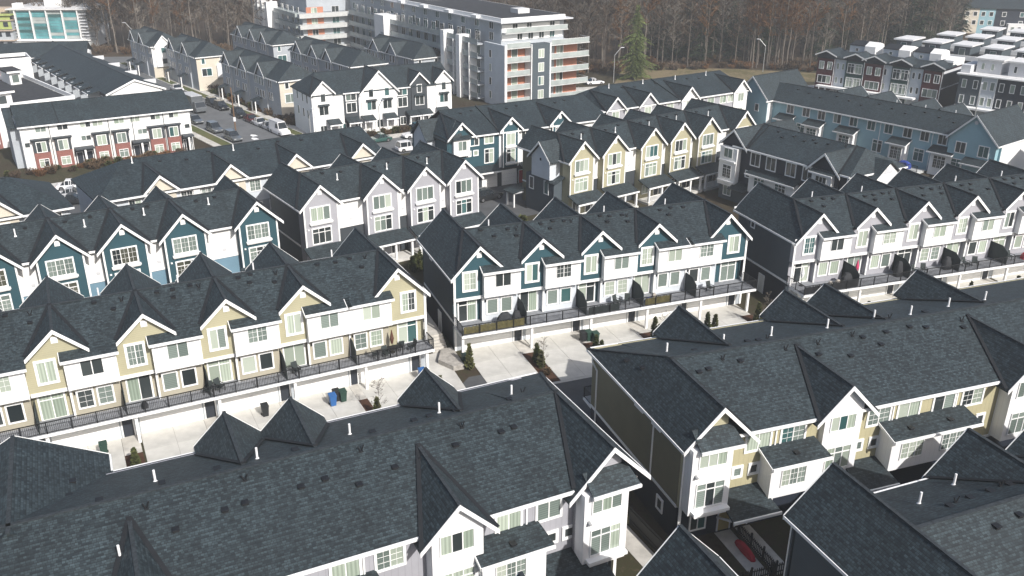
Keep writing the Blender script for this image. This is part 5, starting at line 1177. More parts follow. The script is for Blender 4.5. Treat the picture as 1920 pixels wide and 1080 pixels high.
# streets
def strip(name, pts, w0, w1, z, mat, thick=0):
    """band along a polyline, w0 to w1 metres to its right"""
    a, b = Vector((*pts[0], 0)), Vector((*pts[-1], 0)); d = (b-a).normalized(); nrm = Vector((d.y, -d.x, 0))
    return poly_sheet(name, [a+nrm*w0, b+nrm*w0, b+nrm*w1, a+nrm*w1], z, mat, thick)
cb0, cb1 = (-106, 244.5), (-20, 139)
strip('street', [cb0, cb1], 0, 11.5, .010, 'street_asphalt')
strip('kerb', [cb0, cb1], -.25, .0, .13, 'kerb', .13); strip('boulevard', [cb0, (-41, 164.8)], -1.9, -.26, .10, 'grass', .1); strip('pavement', [cb0, (-41, 164.8)], -3.6, -1.91, .12, 'walk', .12)
strip('kerb', [cb0, cb1], 11.5, 11.75, .13, 'kerb', .13); strip('boulevard', [cb0, cb1], 11.76, 13.6, .10, 'grass', .1); strip('pavement', [cb0, cb1], 13.61, 15.0, .12, 'walk', .12)
CSA, CSB = P2(ts, -4, -6.2), P2(ts, 46, -6.2)
strip('cross_street', [P2(ts, -30, -6.2), CSB], 0, 11, .014, 'street_asphalt'); strip('kerb', [CSA, CSB], -.25, 0, .13, 'kerb', .13)
strip('pavement', [CSA, CSB], -2.6, -.27, .12, 'walk', .12)
poly_sheet('street', [(-128, 253), (-106, 239), (-60, 250), (-60, 258), (-110, 256)], .006, 'street_asphalt')
poly_sheet('parking_court', [P2(lr, -20, -8), P2(lr, 32, -8), P2(lr, 32, .3), P2(lr, -20, .3)], .008, 'asphalt')
poly_sheet('parking_court', [P2(lr, -13, .4), P2(lr, -5, .4), P2(lr, 6, 40), P2(lr, -14, 40)], .01, 'asphalt')
poly_sheet('path', [P2(lr, -14, 40.1), P2(lr, 8, 40.1), P2(lr, 8, 43), P2(lr, -14, 43)], .02, 'concrete')
poly_sheet('parking_court', [P2(t_, -6, -14), P2(t_, 26, -14), P2(t_, 26, .4), P2(t_, -6, .4)], .012, 'asphalt')
poly_sheet('woodland_floor', [(-140, 250), (-60, 255), (0, 245), (120, 238), (260, 330), (320, 900), (-400, 900), (-300, 300)], .004, 'leaf_litter')
poly_sheet('rough_field', [(24, 216), (40, 224), (78, 222), (86, 232), (60, 240), (36, 243), (28, 236)], .012, 'rough_grass')
poly_sheet('service_road', [(14, 206), (34, 214), (100, 214), (120, 226), (120, 229), (98, 218), (32, 218), (14, 213)], .016, 'walk')

# ------------------------------------------------------------------ more rows glimpsed at the edges
e_ = B('townhouse_row', 'low dark roofed row crossing behind the long finned row', 'townhouses', un(-30, 112, 7.6), 17)
def plain_row(b, L, dep, ze, zr, wm, n=6, end='white'):
    b.mode = 'dark'; yr = dep/2
    b.box('wall', .4, L-.4, .5, dep-.5, 0, ze-.03, wm); b.box('end_wall', L-.399, L-.34, .6, dep-.6, 0, ze-.1, end)
    b.slab('roof_slope', [(0, .1, ze), (L, .1, ze), (L, yr, zr), (0, yr, zr)]); b.slab('roof_slope', [(0, yr, zr), (L, yr, zr), (L, dep, ze), (0, dep, ze)]); b.ridge(0, L, yr, zr); b.gutter((0, .04, ze), (L, .04, ze))
    for i in range(n):
        for z in (ze-1.1, ze-3.8): b.win(L*(i+.5)/n, z, 1.4, 1.4, y=.495, cols=2, trim=.1)
plain_row(e_, 21, 11, 7.6, 10.2, 'white', 4)
x_ = B('townhouse_row', 'dark roofed row end past the sunlit end wall of the light blue row', 'townhouses', l_.world(53, 1.0), -50)
plain_row(x_, 26, 12, 7.6, 10.4, 'fog', 5)
x_.gable(5, 3.2, 3.2, 10.2, .85, -.4, 6.5, 'fog', 0, 0)

# ------------------------------------------------------------------ trees
def bare_meshes(seed, h, mat, spread=.16, tw=1.0):
    rnd = random.Random(seed); tr, cr = MB(), MB(); up = Vector((0, 0, 1))
    p = Vector((0, 0, -.3)); r = (h*.008+.04)*(1 if h > 6 else .45); lean = Vector((rnd.uniform(-.03, .03), rnd.uniform(-.03, .03), 1)); joints = []
    n = 9
    for i in range(n):
        q = p+(lean+Vector((rnd.uniform(-.05, .05), rnd.uniform(-.05, .05), 0)))*(h/n); r2 = r*(.86 if i < n-2 else .6)
        tr.cyl(p, q, r, r2, 6); joints.append((p.copy(), q.copy(), r2)); p, r = q, r2
    def twig(a, d, ln):
        s = d.cross(Vector((rnd.uniform(-1, 1), rnd.uniform(-1, 1), rnd.uniform(-1, 1))))
        if s.length < .01: return
        s.normalize(); w_ = (.05+.03*rnd.random())*tw; cr.face([a-s*w_, a+s*w_, a+d*ln])
    for i in range(int(26+h*.5)):
        t = .28+.72*rnd.random()**.8; k = min(n-1, int(t*n)); a, b_, rr = joints[k]; base = a.lerp(b_, rnd.random())
        an = rnd.uniform(0, 6.283); ln = h*spread*(1.25-t*.75)*rnd.uniform(.6, 1.25)
        d = Vector((math.cos(an), math.sin(an), rnd.uniform(.35, 1.1))).normalized(); e = base+d*ln; cr.cyl(base, e, (.05+.02*rnd.random())*tw, .018*tw, 3)
        for j in range(7):
            u = .3+.7*rnd.random(); c = base+d*ln*u; dd = (d+Vector((rnd.uniform(-1, 1), rnd.uniform(-1, 1), rnd.uniform(-.2, .9)))*.85).normalized(); l2 = ln*.45*rnd.uniform(.5, 1.2); twig(c, dd, l2)
            for m_ in range(5):
                f = c+dd*l2*rnd.uniform(.2, 1); twig(f, (dd+Vector((rnd.uniform(-1, 1), rnd.uniform(-1, 1), rnd.uniform(-.5, .8)))).normalized(), l2*rnd.uniform(.4, .8))
    return tr.mesh('trunk', 'bark', uv=False), cr.mesh('crown', mat, uv=False)
def conifer_meshes(seed, h, w_, mat, droop=.35, dens=1.0):
    rnd = random.Random(seed); tr, cr = MB(), MB()
    tr.cyl((0, 0, -.3), (0, 0, h*.95), h*.016+.06, .04, 7)
    n = int(150*dens)
    for i in range(n):
        t = (i+rnd.random())/n; z = h*(.05+.93*t); ln = w_*(1-t)**.8*rnd.uniform(.35, 1.22)*(.8+.3*math.sin(t*23+seed))+.25; an = rnd.uniform(0, 6.283)
        d = Vector((math.cos(an), math.sin(an), 0)); s = Vector((-d.y, d.x, 0)); k = max(3, int(ln*2.4))
        for j in range(k):
            u = (j+.6)/k; c = d*(ln*u)+Vector((0, 0, z-droop*ln*u*u+rnd.uniform(-.1, .1))); sz = (.5+.35*rnd.random())*(1.1-.5*u)*min(1, .4+ln*.25)
            for sg in (-1, 1):
                tip = c+d*sz*.9+s*sg*sz*rnd.uniform(.5, 1.1)+Vector((0, 0, -sz*rnd.uniform(.15, .7))); mid = c+s*sg*sz*.25+d*sz*.1+Vector((0, 0, .1*sz)); cr.face([c-d*.15*sz, mid+d*.45*sz, tip, mid-d*.3*sz])
    return tr.mesh('trunk', 'bark', uv=False), cr.mesh('crown', mat, uv=False)
BARE = [bare_meshes(s, 20+1.5*(s % 4), ('twig', 'twig_grey', 'twig', 'twig_rust', 'twig', 'twig_grey')[s % 6], (.15, .2, .17)[s % 3]) for s in range(9)]
CON = [conifer_meshes(40, 18.5, 6.0, 'needle', .3, 2.6), conifer_meshes(41, 20, 4.4, 'needle_dark'), conifer_meshes(42, 15, 3.8, 'needle_dark')]
def tree(name, label, meshes, x, y, s=1.0, rz=0.0, group=None, cat='tree'):
    o = obj(name, None, None, (x, y, 0), rz); o.scale = (s, s, s); tag(o, label, cat, group)
    obj('trunk', meshes[0], o); obj('crown', meshes[1], o); return o
tree('evergreen_tree', 'sunlit green conifer with drooping boughs beside the apartment block', CON[0], 30.0, 224.5, .98)
def zone(x): return 'behind the street rows' if x < -60 else 'behind the apartment block' if x < 14 else 'past the sunlit conifer' if x < 62 else 'past the light blue row' if x < 98 else 'behind the maroon row'
BL = {'twig': ('tall leafless brown tree in the woodland', 'leafless brown woodland trees'), 'twig_grey': ('tall leafless grey twigged tree in the woodland', 'leafless grey woodland trees'), 'twig_rust': ('tall leafless rust coloured tree in the woodland', 'leafless rusty woodland trees')}
def front(x):
    """woodland edge: y of the first trees for a given x"""
    pts = [(-150, 280), (-128, 272), (-118, 262), (-96, 262), (-60, 268), (-20, 292), (10, 262), (16, 232), (34, 238), (60, 243), (78, 238), (98, 252), (128, 272), (178, 352), (240, 380)]
    for (a, ya), (b_, yb) in zip(pts, pts[1:]):
        if a <= x <= b_: return ya+(yb-ya)*(x-a)/(b_-a)
    return 400
rt = random.Random(5); spots = []
for i in range(9000):
    x = rt.uniform(-150, 200); y = front(x)+75*rt.random()**1.25+rt.uniform(0, 2)
    if any((x-a)**2+(y-b_)**2 < (14 if y-front(x) < 22 else 24) for a, b_, _ in spots): continue
    px = 960+FPX*x/(y*math.cos(PITCH)+H*math.sin(PITCH))
    if -60 < px < 1980: spots.append((x, y, y-front(x)))
    if len(spots) > 760: break
spots.sort(key=lambda s: s[1])
near, far = spots[:255], spots[255:]
for x, y, dd in near:
    k = rt.random(); rz = rt.uniform(0, 6.28)
    if x > 30 and dd > 4 and k < .24 or x > 140 and k < .6: tree('evergreen_tree', 'dark evergreen among the leafless trees '+zone(x), CON[1+rt.randrange(2)], x, y, rt.uniform(.8, 1.15), rz, 'dark evergreens '+zone(x))
    else:
        v = rt.randrange(9)
        if 62 < x < 82 and rt.random() < .5: v = 3
        lab, gr = BL[BARE[v][1].materials[0].name]; tree('bare_tree', lab+' '+zone(x), BARE[v], x, y, rt.uniform(.75, 1.2), rz, gr+' '+zone(x))
for i in range(20):
    x = rt.uniform(108, 172); tree('evergreen_tree', 'dark evergreen among the leafless trees '+zone(x), CON[1+i % 2], x, front(x)+rt.uniform(-1, 12), rt.uniform(.9, 1.35), rt.uniform(0, 6), 'dark evergreens '+zone(x))
for i in range(9):
    x = rt.uniform(60, 72); lab, gr = BL['twig_rust']; tree('bare_tree', lab+' '+zone(x), BARE[3], x, front(x)+rt.uniform(-1, 6), rt.uniform(.8, 1.1), rt.uniform(0, 6), gr+' '+zone(x))
for i in range(8):
    x = rt.uniform(36, 56); tree('evergreen_tree', 'dark evergreen among the leafless trees '+zone(x), CON[1+i % 2], x, front(x)+rt.uniform(3, 14), rt.uniform(.8, 1.15), rt.uniform(0, 6), 'dark evergreens '+zone(x))
def merged(name, items, label_kind='stuff'):
    """many far trees as one mesh"""
    for slot in (0, 1):
        by = {}
        for x, y, dd in items:
            v = rt.randrange(9); me = BARE[v][slot] if not (x > 30 and rt.random() < .3) else CON[1][slot]
            by.setdefault(me.materials[0].name, []).append((me, x, y, rt.uniform(.75, 1.15), rt.uniform(0, 6.28)))
        for mn, lst in by.items():
            V, F = [], []
            for me, x, y, s, rz in lst:
                n0 = len(V); c, q = math.cos(rz)*s, math.sin(rz)*s
                V += [(x+v.co.x*c-v.co.y*q, y+v.co.x*q+v.co.y*c, v.co.z*s) for v in me.vertices]
                F += [tuple(n0+i for i in p.vertices) for p in me.polygons][::1 if slot == 0 else 3]
            m2_ = bpy.data.meshes.new(name); m2_.from_pydata(V, [], F); m2_.materials.append(M[mn]); o = obj(name, m2_); o['kind'] = 'stuff'
merged('distant_woodland', far[:300])
# brush along the woodland edge and shrubs in the gardens
def brush_mesh(seed, mat, h=1.6, n=130, w_=1.3):
    rnd = random.Random(seed); mb = MB()
    for i in range(n):
        a = rnd.uniform(0, 6.28); r0 = rnd.random()**.6*w_*.5; b_ = Vector((math.cos(a)*r0, math.sin(a)*r0, 0)); d = Vector((math.cos(a)*rnd.uniform(0, .8), math.sin(a)*rnd.uniform(0, .8), 1)).normalized(); L = h*rnd.uniform(.4, 1); s = d.cross(Vector((rnd.uniform(-1, 1), rnd.uniform(-1, 1), .2))).normalized()*.03
        mb.face([b_-s, b_+s, b_+d*L])
        for k in range(3):
            c = b_+d*L*rnd.uniform(.3, 1); dd = (d+Vector((rnd.uniform(-1, 1), rnd.uniform(-1, 1), rnd.uniform(-.3, .6)))).normalized(); s2 = dd.cross(Vector((rnd.uniform(-1, 1), 1, rnd.uniform(-1, 1)))).normalized()*.1; mb.face([c-s2*.4, c+s2, c+dd*.35, c-s2])
    return mb.mesh('foliage', mat, uv=False)
def leafy_mesh(seed, mat, rx, h, n=420, cone=False):
    rnd = random.Random(seed); mb = MB()
    for i in range(n):
        t = rnd.random(); a = rnd.uniform(0, 6.28); prof = (1-t)**.75*(.35+.65*min(1, t*7)) if cone else math.sqrt(max(0, 1-(2*t-1)**2))*.8+.2
        r_ = rx*prof*(.55+.45*rnd.random()); c = Vector((math.cos(a)*r_, math.sin(a)*r_, t*h+.05)); d = Vector((math.cos(a), math.sin(a), rnd.uniform(-.1, 1.0))).normalized(); s = d.cross(Vector((rnd.uniform(-1, 1), rnd.uniform(-1, 1), 1))).normalized(); z = (.13 if cone else .16)*(.6+.8*rnd.random()); mb.face([c-s*z, c+d*z*1.4, c+s*z, c-d*z*.6])
    mb.cyl((0, 0, -.05), (0, 0, h*.7), .05, .02, 5)
    return mb.mesh('foliage', mat, uv=False)
CONE = [leafy_mesh(60+i, 'shrub', .42, 1.9+.25*i, 420, True) for i in range(3)]
BUSH = [leafy_mesh(70+i, ('shrub', 'shrub_brown', 'shrub')[i], .6, .9+.15*i, 320) for i in range(3)]
BRUSH = [brush_mesh(80, 'shrub_brown'), brush_mesh(81, 'twig'), brush_mesh(82, 'twig_rust', 1.2)]
SAP = bare_meshes(90, 4.2, 'twig_grey', .2, .13)
def plant(name, label, me, p, s=1.0, group=None):
    o = obj(name, me, None, (p[0], p[1], 0), rt.uniform(0, 6.28)); o.scale = (s, s, s*rt.uniform(.9, 1.15)); tag(o, label, 'shrub' if name != 'hedge' else 'hedge', group)
def scatter_stuff(name, meshes, pts):
    by = {}
    for x, y, s in pts:
        me = meshes[rt.randrange(len(meshes))]; by.setdefault(me.materials[0].name, []).append((me, x, y, s, rt.uniform(0, 6.28)))
    for mn, lst in by.items():
        V, F = [], []
        for me, x, y, s, rz in lst:
            n0 = len(V); c, q = math.cos(rz)*s, math.sin(rz)*s
            V += [(x+v.co.x*c-v.co.y*q, y+v.co.x*q+v.co.y*c, v.co.z*s) for v in me.vertices]; F += [tuple(n0+i for i in p.vertices) for p in me.polygons]
        m3 = bpy.data.meshes.new(name); m3.from_pydata(V, [], F); m3.materials.append(M[mn]); o = obj(name, m3); o['kind'] = 'stuff'
pts = []
for i in range(260):
    x = rt.uniform(-128, 110); pts.append((x, front(x)-1.5+rt.random()**2*14, rt.uniform(.6, 1.7)))
scatter_stuff('undergrowth', BRUSH, pts)
pts = []
for i in range(150):   # planting between the street rows and the pavement
    t = rt.random(); base = Vector((-104, 246, 0)).lerp(Vector((-42, 168.5, 0)), t); pts.append((base.x+(lambda k: k*.775)(rt.uniform(.8, 5.6)), base.y+rt.uniform(.8, 4.2), rt.uniform(.5, 1.1)))
for i in range(50): p = w_.world(rt.uniform(-4, 24), rt.uniform(-3.6, -.8)); pts.append((p.x, p.y, rt.uniform(.6, 1.1)))
for i in range(70): p = ts.world(rt.uniform(-3, 27), rt.uniform(-3.3, -2.0)); pts.append((p.x, p.y, rt.uniform(.5, 1.0)))
scatter_stuff('garden_planting', BRUSH+BUSH, pts)
for i, (b, gar, y1) in enumerate(((r1, ga1, -8.2), (r2, ga2, -8.6), (r3, [(a-1.45, a+3.3) for a in ap3], -8.6))):
    side = ('khaki', 'teal', 'pale grey')[i]
    for j, (g0, g1) in enumerate(gar):
        for yy in (-4.3, -5.4):
            if rt.random() < .75: plant('conical_shrub', 'conical evergreen shrub in a mulch strip before the %s garage row' % side, CONE[rt.randrange(3)], b.world(g1+.72, yy+rt.uniform(-.3, .3)), rt.uniform(.8, 1.05), 'conical shrubs before the %s row' % side)
        plant('low_shrub', 'small rounded shrub in a mulch strip before the %s garage row' % side, BUSH[rt.randrange(3)], b.world(g1+.72, -6.8+rt.uniform(-.5, .5)), rt.uniform(.4, .6), 'low shrubs before the %s row' % side)
        if j % 2 == (i+1) % 2: p = b.world(g1+.72, -6.1); tree('sapling', 'thin leafless sapling in a mulch strip before the %s garage row' % side, SAP, p.x, p.y, rt.uniform(.75, 1), rt.uniform(0, 6), 'saplings before the %s row' % side)
plant('conical_shrub', 'conical evergreen shrub beside the stone planter and steps', CONE[2], r2.world(.55, -3.6), 1.0)
for i in range(26): plant('hedge_shrub', 'olive evergreen in the hedge between the lilac grey porches and the teal row', CONE[i % 3], f2.world(8.5+i % 13*.55, -5.2-(i//13)*.6), .95, 'hedge behind the teal row')
for i in range(24): plant('garden_shrub', 'shrub in the garden patch between the lilac grey and olive beige rows', BUSH[i % 3], f2.world(22.5+rt.uniform(0, 9), rt.uniform(-4.5, .5)), rt.uniform(.5, 1.1), 'garden patch shrubs')
poly_sheet('garden_bed', [f2.world(21, -6), f2.world(32, -7), f2.world(33, 1), f2.world(22, 2)], .02, 'grass')
tree('bare_tree', 'thick pale bare trunk standing by the side street bend', bare_meshes(95, 30, 'twig_grey', .12), -103.6, 254.5, 1.0)

# ------------------------------------------------------------------ vehicles
def car(label, x, y, azd, paint, kind='suv', group=None):
    root = obj({'suv': 'parked_car', 'sedan': 'parked_car', 'van': 'delivery_van', 'truck': 'box_truck'}[kind], None, None, (x, y, .012), R_(azd)); tag(root, label, {'van': 'van', 'truck': 'truck'}.get(kind, 'car'), group)
    L, W, Hh = {'suv': (4.7, 1.9, 1.72), 'sedan': (4.6, 1.82, 1.45), 'van': (5.6, 2.0, 2.4), 'truck': (7.6, 2.4, 3.3)}[kind]
    hw = W/2
    def loft(sections):
        mb = MB(); n = len(sections[0])
        for s in sections: mb.v += s
        for i in range(len(sections)-1):
            for j in range(n): k = (j+1) % n; mb.f.append((i*n+j, i*n+k, (i+1)*n+k, (i+1)*n+j))
        mb.f.append(tuple(range(n-1, -1, -1))); mb.f.append(tuple(range((len(sections)-1)*n, len(sections)*n))); return mb
    def sec(x_, z0, z1, w0, w1): return [(x_, -w0, z0), (x_, w0, z0), (x_, w0, (z0+z1)*.55), (x_, w1, z1), (x_, -w1, z1), (x_, -w0, (z0+z1)*.55)]
    bz = {'suv': .95, 'sedan': .86, 'van': 1.15, 'truck': 1.1}[kind]
    if kind == 'truck':
        body = loft([sec(-L/2, .45, 1.2, hw*.95, hw*.95), sec(L/2-.1, .45, 1.2, hw*.95, hw*.92), sec(L/2, .5, 1.1, hw*.9, hw*.85)])
        obj('body', body.mesh('body', paint), root); obj('cargo_box', MB().box(-L/2, L/2-2.0, -hw, hw, 1.0, Hh).mesh('cargo_box', paint), root); obj('cargo_roof', MB().box(-L/2+.05, L/2-2.05, -hw+.05, hw-.05, Hh+.002, Hh+.05).mesh('cargo_roof', 'paint_white'), root)
        obj('cab', loft([sec(L/2-1.9, 1.0, 2.3, hw*.95, hw*.8), sec(L/2-.9, 1.0, 2.3, hw*.95, hw*.8), sec(L/2-.2, 1.0, 1.25, hw*.93, hw*.88)]).mesh('cab', paint), root); obj('windscreen', MB().prism([(L/2-.86, -hw*.75, 2.2), (L/2-.86, hw*.75, 2.2), (L/2-.25, hw*.85, 1.32), (L/2-.25, -hw*.85, 1.32)], (.05, 0, .02)).mesh('windscreen', 'car_glass'), root)
    else:
        body = loft([sec(-L/2, .45, bz-.12, hw*.86, hw*.78), sec(-L/2+.25, .28, bz, hw*.97, hw*.9), sec(-L*.1, .25, bz, hw, hw*.93), sec(L*.2, .25, bz, hw, hw*.92), sec(L/2-.3, .28, bz-.12, hw*.95, hw*.84), sec(L/2, .42, bz-.3, hw*.84, hw*.74)])
        obj('body', body.mesh('body', paint, smooth=False), root)
        xr, xf = {'suv': (-L/2+.1, L*.17), 'sedan': (-L/2+.75, L*.17), 'van': (-L/2+.05, L*.28)}[kind]; rr, rf = {'suv': (.35, .75), 'sedan': (.75, .8), 'van': (.1, .75)}[kind]
        w1, w2 = hw*.9, hw*.74
        g = MB(); t = [(xr, -w1, bz), (xr, w1, bz), (xf, w1, bz), (xf, -w1, bz), (xr+rr, -w2, Hh), (xr+rr, w2, Hh), (xf-rf, w2, Hh), (xf-rf, -w2, Hh)]; g.v += t; g.f += [(0, 3, 2, 1), (4, 5, 6, 7), (0, 1, 5, 4), (1, 2, 6, 5), (2, 3, 7, 6), (3, 0, 4, 7)]
        obj('cabin', g.mesh('cabin', paint if kind == 'van' else 'car_glass'), root)
        obj('roof', MB().prism([(xr+rr-.05, -w2-.02, Hh+.003), (xf-rf+.05, -w2-.02, Hh+.003), (xf-rf+.05, w2+.02, Hh+.003), (xr+rr-.05, w2+.02, Hh+.003)], (0, 0, .045)).mesh('roof', paint), root)
        if kind == 'van':
            obj('windscreen', MB().prism([(xf-rf+.1, -w2*.92, Hh-.1), (xf-rf+.1, w2*.92, Hh-.1), (xf-.08, w1*.92, bz+.12), (xf-.08, -w1*.92, bz+.12)], (.06, 0, .03)).mesh('windscreen', 'car_glass'), root)
            for sg in (-1, 1): obj('side_window', MB().prism([(xf-1.5, sg*w1*.99, bz+.2), (xf-.45, sg*w1*.99, bz+.2), (xf-.85, sg*w2*1.04, Hh-.25), (xf-1.5, sg*w2*1.06, Hh-.25)], (0, sg*.03, 0)).mesh('side_window', 'car_glass'), root)
        else:
            for sg in (-1, 1):
                for xx in (xr+rr*.9, (xr+xf)/2+.1, xf-rf): obj('pillar', MB().bar((xx-.02, sg*w1*1.0, bz), (xx, sg*w2*1.01, Hh), .09, .05).mesh('pillar', paint), root)
                obj('mirror', MB().box(xf-.55, xf-.4, sg*hw-.02 if sg > 0 else -hw-.16, hw+.16 if sg > 0 else -hw+.02, bz, bz+.14).mesh('mirror', paint), root)
    for sx in (-1, 1):
        for sg in (-1, 1):
            wx = sx*L*.31; wh = obj('wheel', shared('tyre', lambda: MB().cyl((0, -.11, 0), (0, .11, 0), .35, .35, 16).mesh('wheel', 'rubber')), root, (wx, sg*(hw-.1), .35)); obj('rim', shared('rimm', lambda: MB().cyl((0, -.125, 0), (0, .125, 0), .21, .21, 10).mesh('rim', 'rim')), wh)
    for sg in (-1, 1):
        obj('headlight', shared('hl', lambda: MB().box(-.03, .04, -.2, .2, -.07, .07).mesh('headlight', 'lamp_white')), root, (L/2-.07, sg*hw*.6, bz-.32)); obj('tail_light', shared('tl', lambda: MB().box(-.04, .03, -.14, .14, -.12, .12).mesh('tail_light', 'lamp_red')), root, (-L/2+.1, sg*hw*.72, bz-.2))
    return root
cd = Vector((cb1[0]-cb0[0], cb1[1]-cb0[1], 0)).normalized(); cn = Vector((cd.y, -cd.x, 0)); sa = math.degrees(math.atan2(cd.y, cd.x))
def kerb_car(label, px, py, off, paint, kind, flip=False):
    p = un(px, py, 0); t = (p-Vector((*cb0, 0))).dot(cd); q = Vector((*cb0, 0))+cd*t+cn*off; car(label, q.x, q.y, sa+(180 if flip else 0), paint, kind)
kerb_car('black off-road car parked first in line behind the box truck', 408, 206, 1.3, 'paint_black', 'suv'); kerb_car('black car parked between the off-road car and the maroon car', 436, 221, 1.3, 'paint_black', 'suv')
kerb_car('dark maroon car parked behind the white hatchback at the kerb', 458, 231, 1.3, 'paint_red', 'sedan'); kerb_car('white hatchback parked between the maroon and silver cars', 472, 238, 1.3, 'paint_white', 'sedan')
kerb_car('silver sedan parked right behind the white panel van', 487, 245, 1.3, 'paint_silver', 'sedan'); kerb_car('white panel van parked at the end of the kerbside line', 508, 254, 1.4, 'paint_white', 'van')
kerb_car('dark grey off-road car parked at the kerb beside the brick bayed row', 402, 247, 10.2, 'paint_grey', 'suv'); kerb_car('dark grey pickup-sized car parked ahead of the off-road car by the brick bayed row', 432, 264, 10.2, 'paint_grey', 'suv')
kerb_car('dark grey box truck with white roof standing in the side street', 380, 206, 6.2, 'paint_grey', 'truck'); kerb_car('dark car parked beyond the box truck', 398, 199, 1.3, 'paint_black', 'suv'); kerb_car('dark grey sedan at the corner of the brick bayed row', 370, 230, 10.3, 'paint_grey', 'sedan'); kerb_car('small white and black car far along the side street', 335, 170, 1.3, 'paint_white', 'sedan')
car('dark green car parked on the cross street', *P2(ts, 7.3, -7.5), 211, 'paint_green', 'sedan'); car('white off-road car parked on the cross street before the gabled block', *P2(ts, 14.4, -7.5), 211, 'paint_white', 'suv'); car('white hatchback beside the long dark roof on the cross street', *P2(ts, 9.5, -15.8), 31, 'paint_white', 'suv')
car('black off-road car in the court beside the lilac grey row', *P2(t_, 1.6, -4.6), 38, 'paint_black', 'suv'); car('white car by the apartment forecourt under the street lamp', 19.6, 217.5, 20, 'paint_white', 'sedan')
car('white sedan in the parking court between the hipped roofs', -66.4, 130.2, 15, 'paint_white', 'sedan'); car('silver car second in the parking court between the hipped roofs', -64.4, 126.2, 15, 'paint_silver', 'sedan'); car('black car third in the parking court between the hipped roofs', -62.9, 123.2, 15, 'paint_black', 'sedan')

# ------------------------------------------------------------------ street lamps
def lamp(label, x, y, azd, h=8.2):
    root = obj('street_lamp', None, None, (x, y, 0), R_(azd)); tag(root, label, 'street lamp')
    q = MB().cyl((0, 0, 0), (0, 0, h*.8), .1, .08, 8); obj('pole', q.mesh('pole', 'steel'), root)
    q = MB(); pr = Vector((0, 0, h*.8))
    for i in range(1, 7):
        a = i/6*1.45; pt = Vector((1.6*math.sin(a), 0, h*.8+(h*.2)*math.sin(a))); q.cyl(pr, pt, .07, .06, 6); pr = pt
    obj('arm', q.mesh('arm', 'steel'), root); obj('lamp_head', MB().prism([(1.5, -.16, h-.02), (2.4, -.13, h+.02), (2.4, .13, h+.02), (1.5, .16, h-.02)], (0, 0, .13)).mesh('lamp_head', 'soffit'), root)
lamp('tall curved street lamp beside the sunlit conifer', 24.4, 219.8, 20); lamp('curved street lamp at the woodland track behind the light blue row', 64.8, 235.9, 170); lamp('curved street lamp at the bend of the side street', -106, 257, 175, 9); lamp('street lamp on the cross street pavement before the gabled block', *P2(ts, 8.2, -5.9), -60, 7.5); lamp('street lamp at the corner before the beige end wall', *P2(ts, -4.5, -4.9), -60, 7.0)
lamp('street lamp before the grey corniced row', m2.world(5.5, -4).x, m2.world(5.5, -4).y, 60, 8)

pl_ = un(444, 262, 0); root = obj('utility_pole', None, None, (pl_.x, pl_.y, 0), R_(30)); tag(root, 'brown wooden utility pole standing by the side street', 'pole'); obj('pole', MB().cyl((0, 0, 0), (0, 0, 9.5), .14, .1, 8).mesh('pole', 'fence_wood'), root); obj('sign_plate', MB().box(-.22, .22, -.17, -.14, 3.4, 4.2).mesh('sign_plate', 'soffit'), root)
for px, py in ((475, 254), (477, 260)): q_ = un(px, py, 0); o = obj('road_marking', MB().prism([(-.5, -.9, 0), (.5, -.9, 0), (.5, .3, 0), (0, 1.0, 0), (-.5, .3, 0)], (0, 0, .004)).mesh('road_marking', 'trim'), None, (q_.x, q_.y, .016), R_(40)); o['kind'] = 'structure'
# ------------------------------------------------------------------ bins, deck furniture, yard things
def bin_(label, p, mat, azd, group=None):
    root = obj('wheelie_bin', None, None, (p[0], p[1], .03), R_(azd)); tag(root, label, 'bin', group); q = MB()
    q.v += [(-.22, -.25, .06), (.22, -.25, .06), (.22, .25, .06), (-.22, .25, .06), (-.29, -.33, .98), (.29, -.33, .98), (.29, .33, .98), (-.29, .33, .98)]; q.f += [(3, 2, 1, 0), (4, 5, 6, 7), (0, 1, 5, 4), (1, 2, 6, 5), (2, 3, 7, 6), (3, 0, 4, 7)]
    obj('body', q.mesh('body', mat), root); obj('lid', MB().prism([(-.31, -.36, .985), (.31, -.36, .985), (.31, .36, 1.04), (-.31, .36, 1.04)], (0, 0, .06)).mesh('lid', mat), root)
    for sx in (-1, 1): obj('wheel', MB().cyl((sx*.24, .3, .09), (sx*.30, .3, .09), .1, .1, 10).mesh('wheel', 'rubber'), root)
for x, y, mt, lb in ((.45, -2.6, 'bin_green', 'dark green bin beside the stone planter'), (12.95, -2.0, 'bin_black', 'black bin under the deck of the teal row'), (13.5, -2.1, 'bin_green', 'dark green bin beside the black bin under the teal deck'), (14.0, -2.6, 'bin_green', 'second dark green bin by the conical shrubs of the teal row')): bin_(lb, r2.world(x, y), mt, 21)
for x, y, mt, lb in ((-1.6, -1.5, 'bin_blue', 'blue recycling bin at the end garage of the khaki row'), (-10.2, -2.3, 'bin_blue', 'blue recycling bin beside the planted strip of the khaki row'), (-9.7, -1.7, 'bin_black', 'black bin beside the blue bin of the khaki row'), (-9.2, -2.0, 'bin_green', 'dark green bin next to the black bin of the khaki row'), (-15.8, -1.4, 'bin_black', 'black bin under the khaki deck behind a roof peak'), (-28.4, -1.6, 'bin_green', 'dark green bin by the shrub of the khaki row')): bin_(lb, r1.world(x, y), mt, 27)
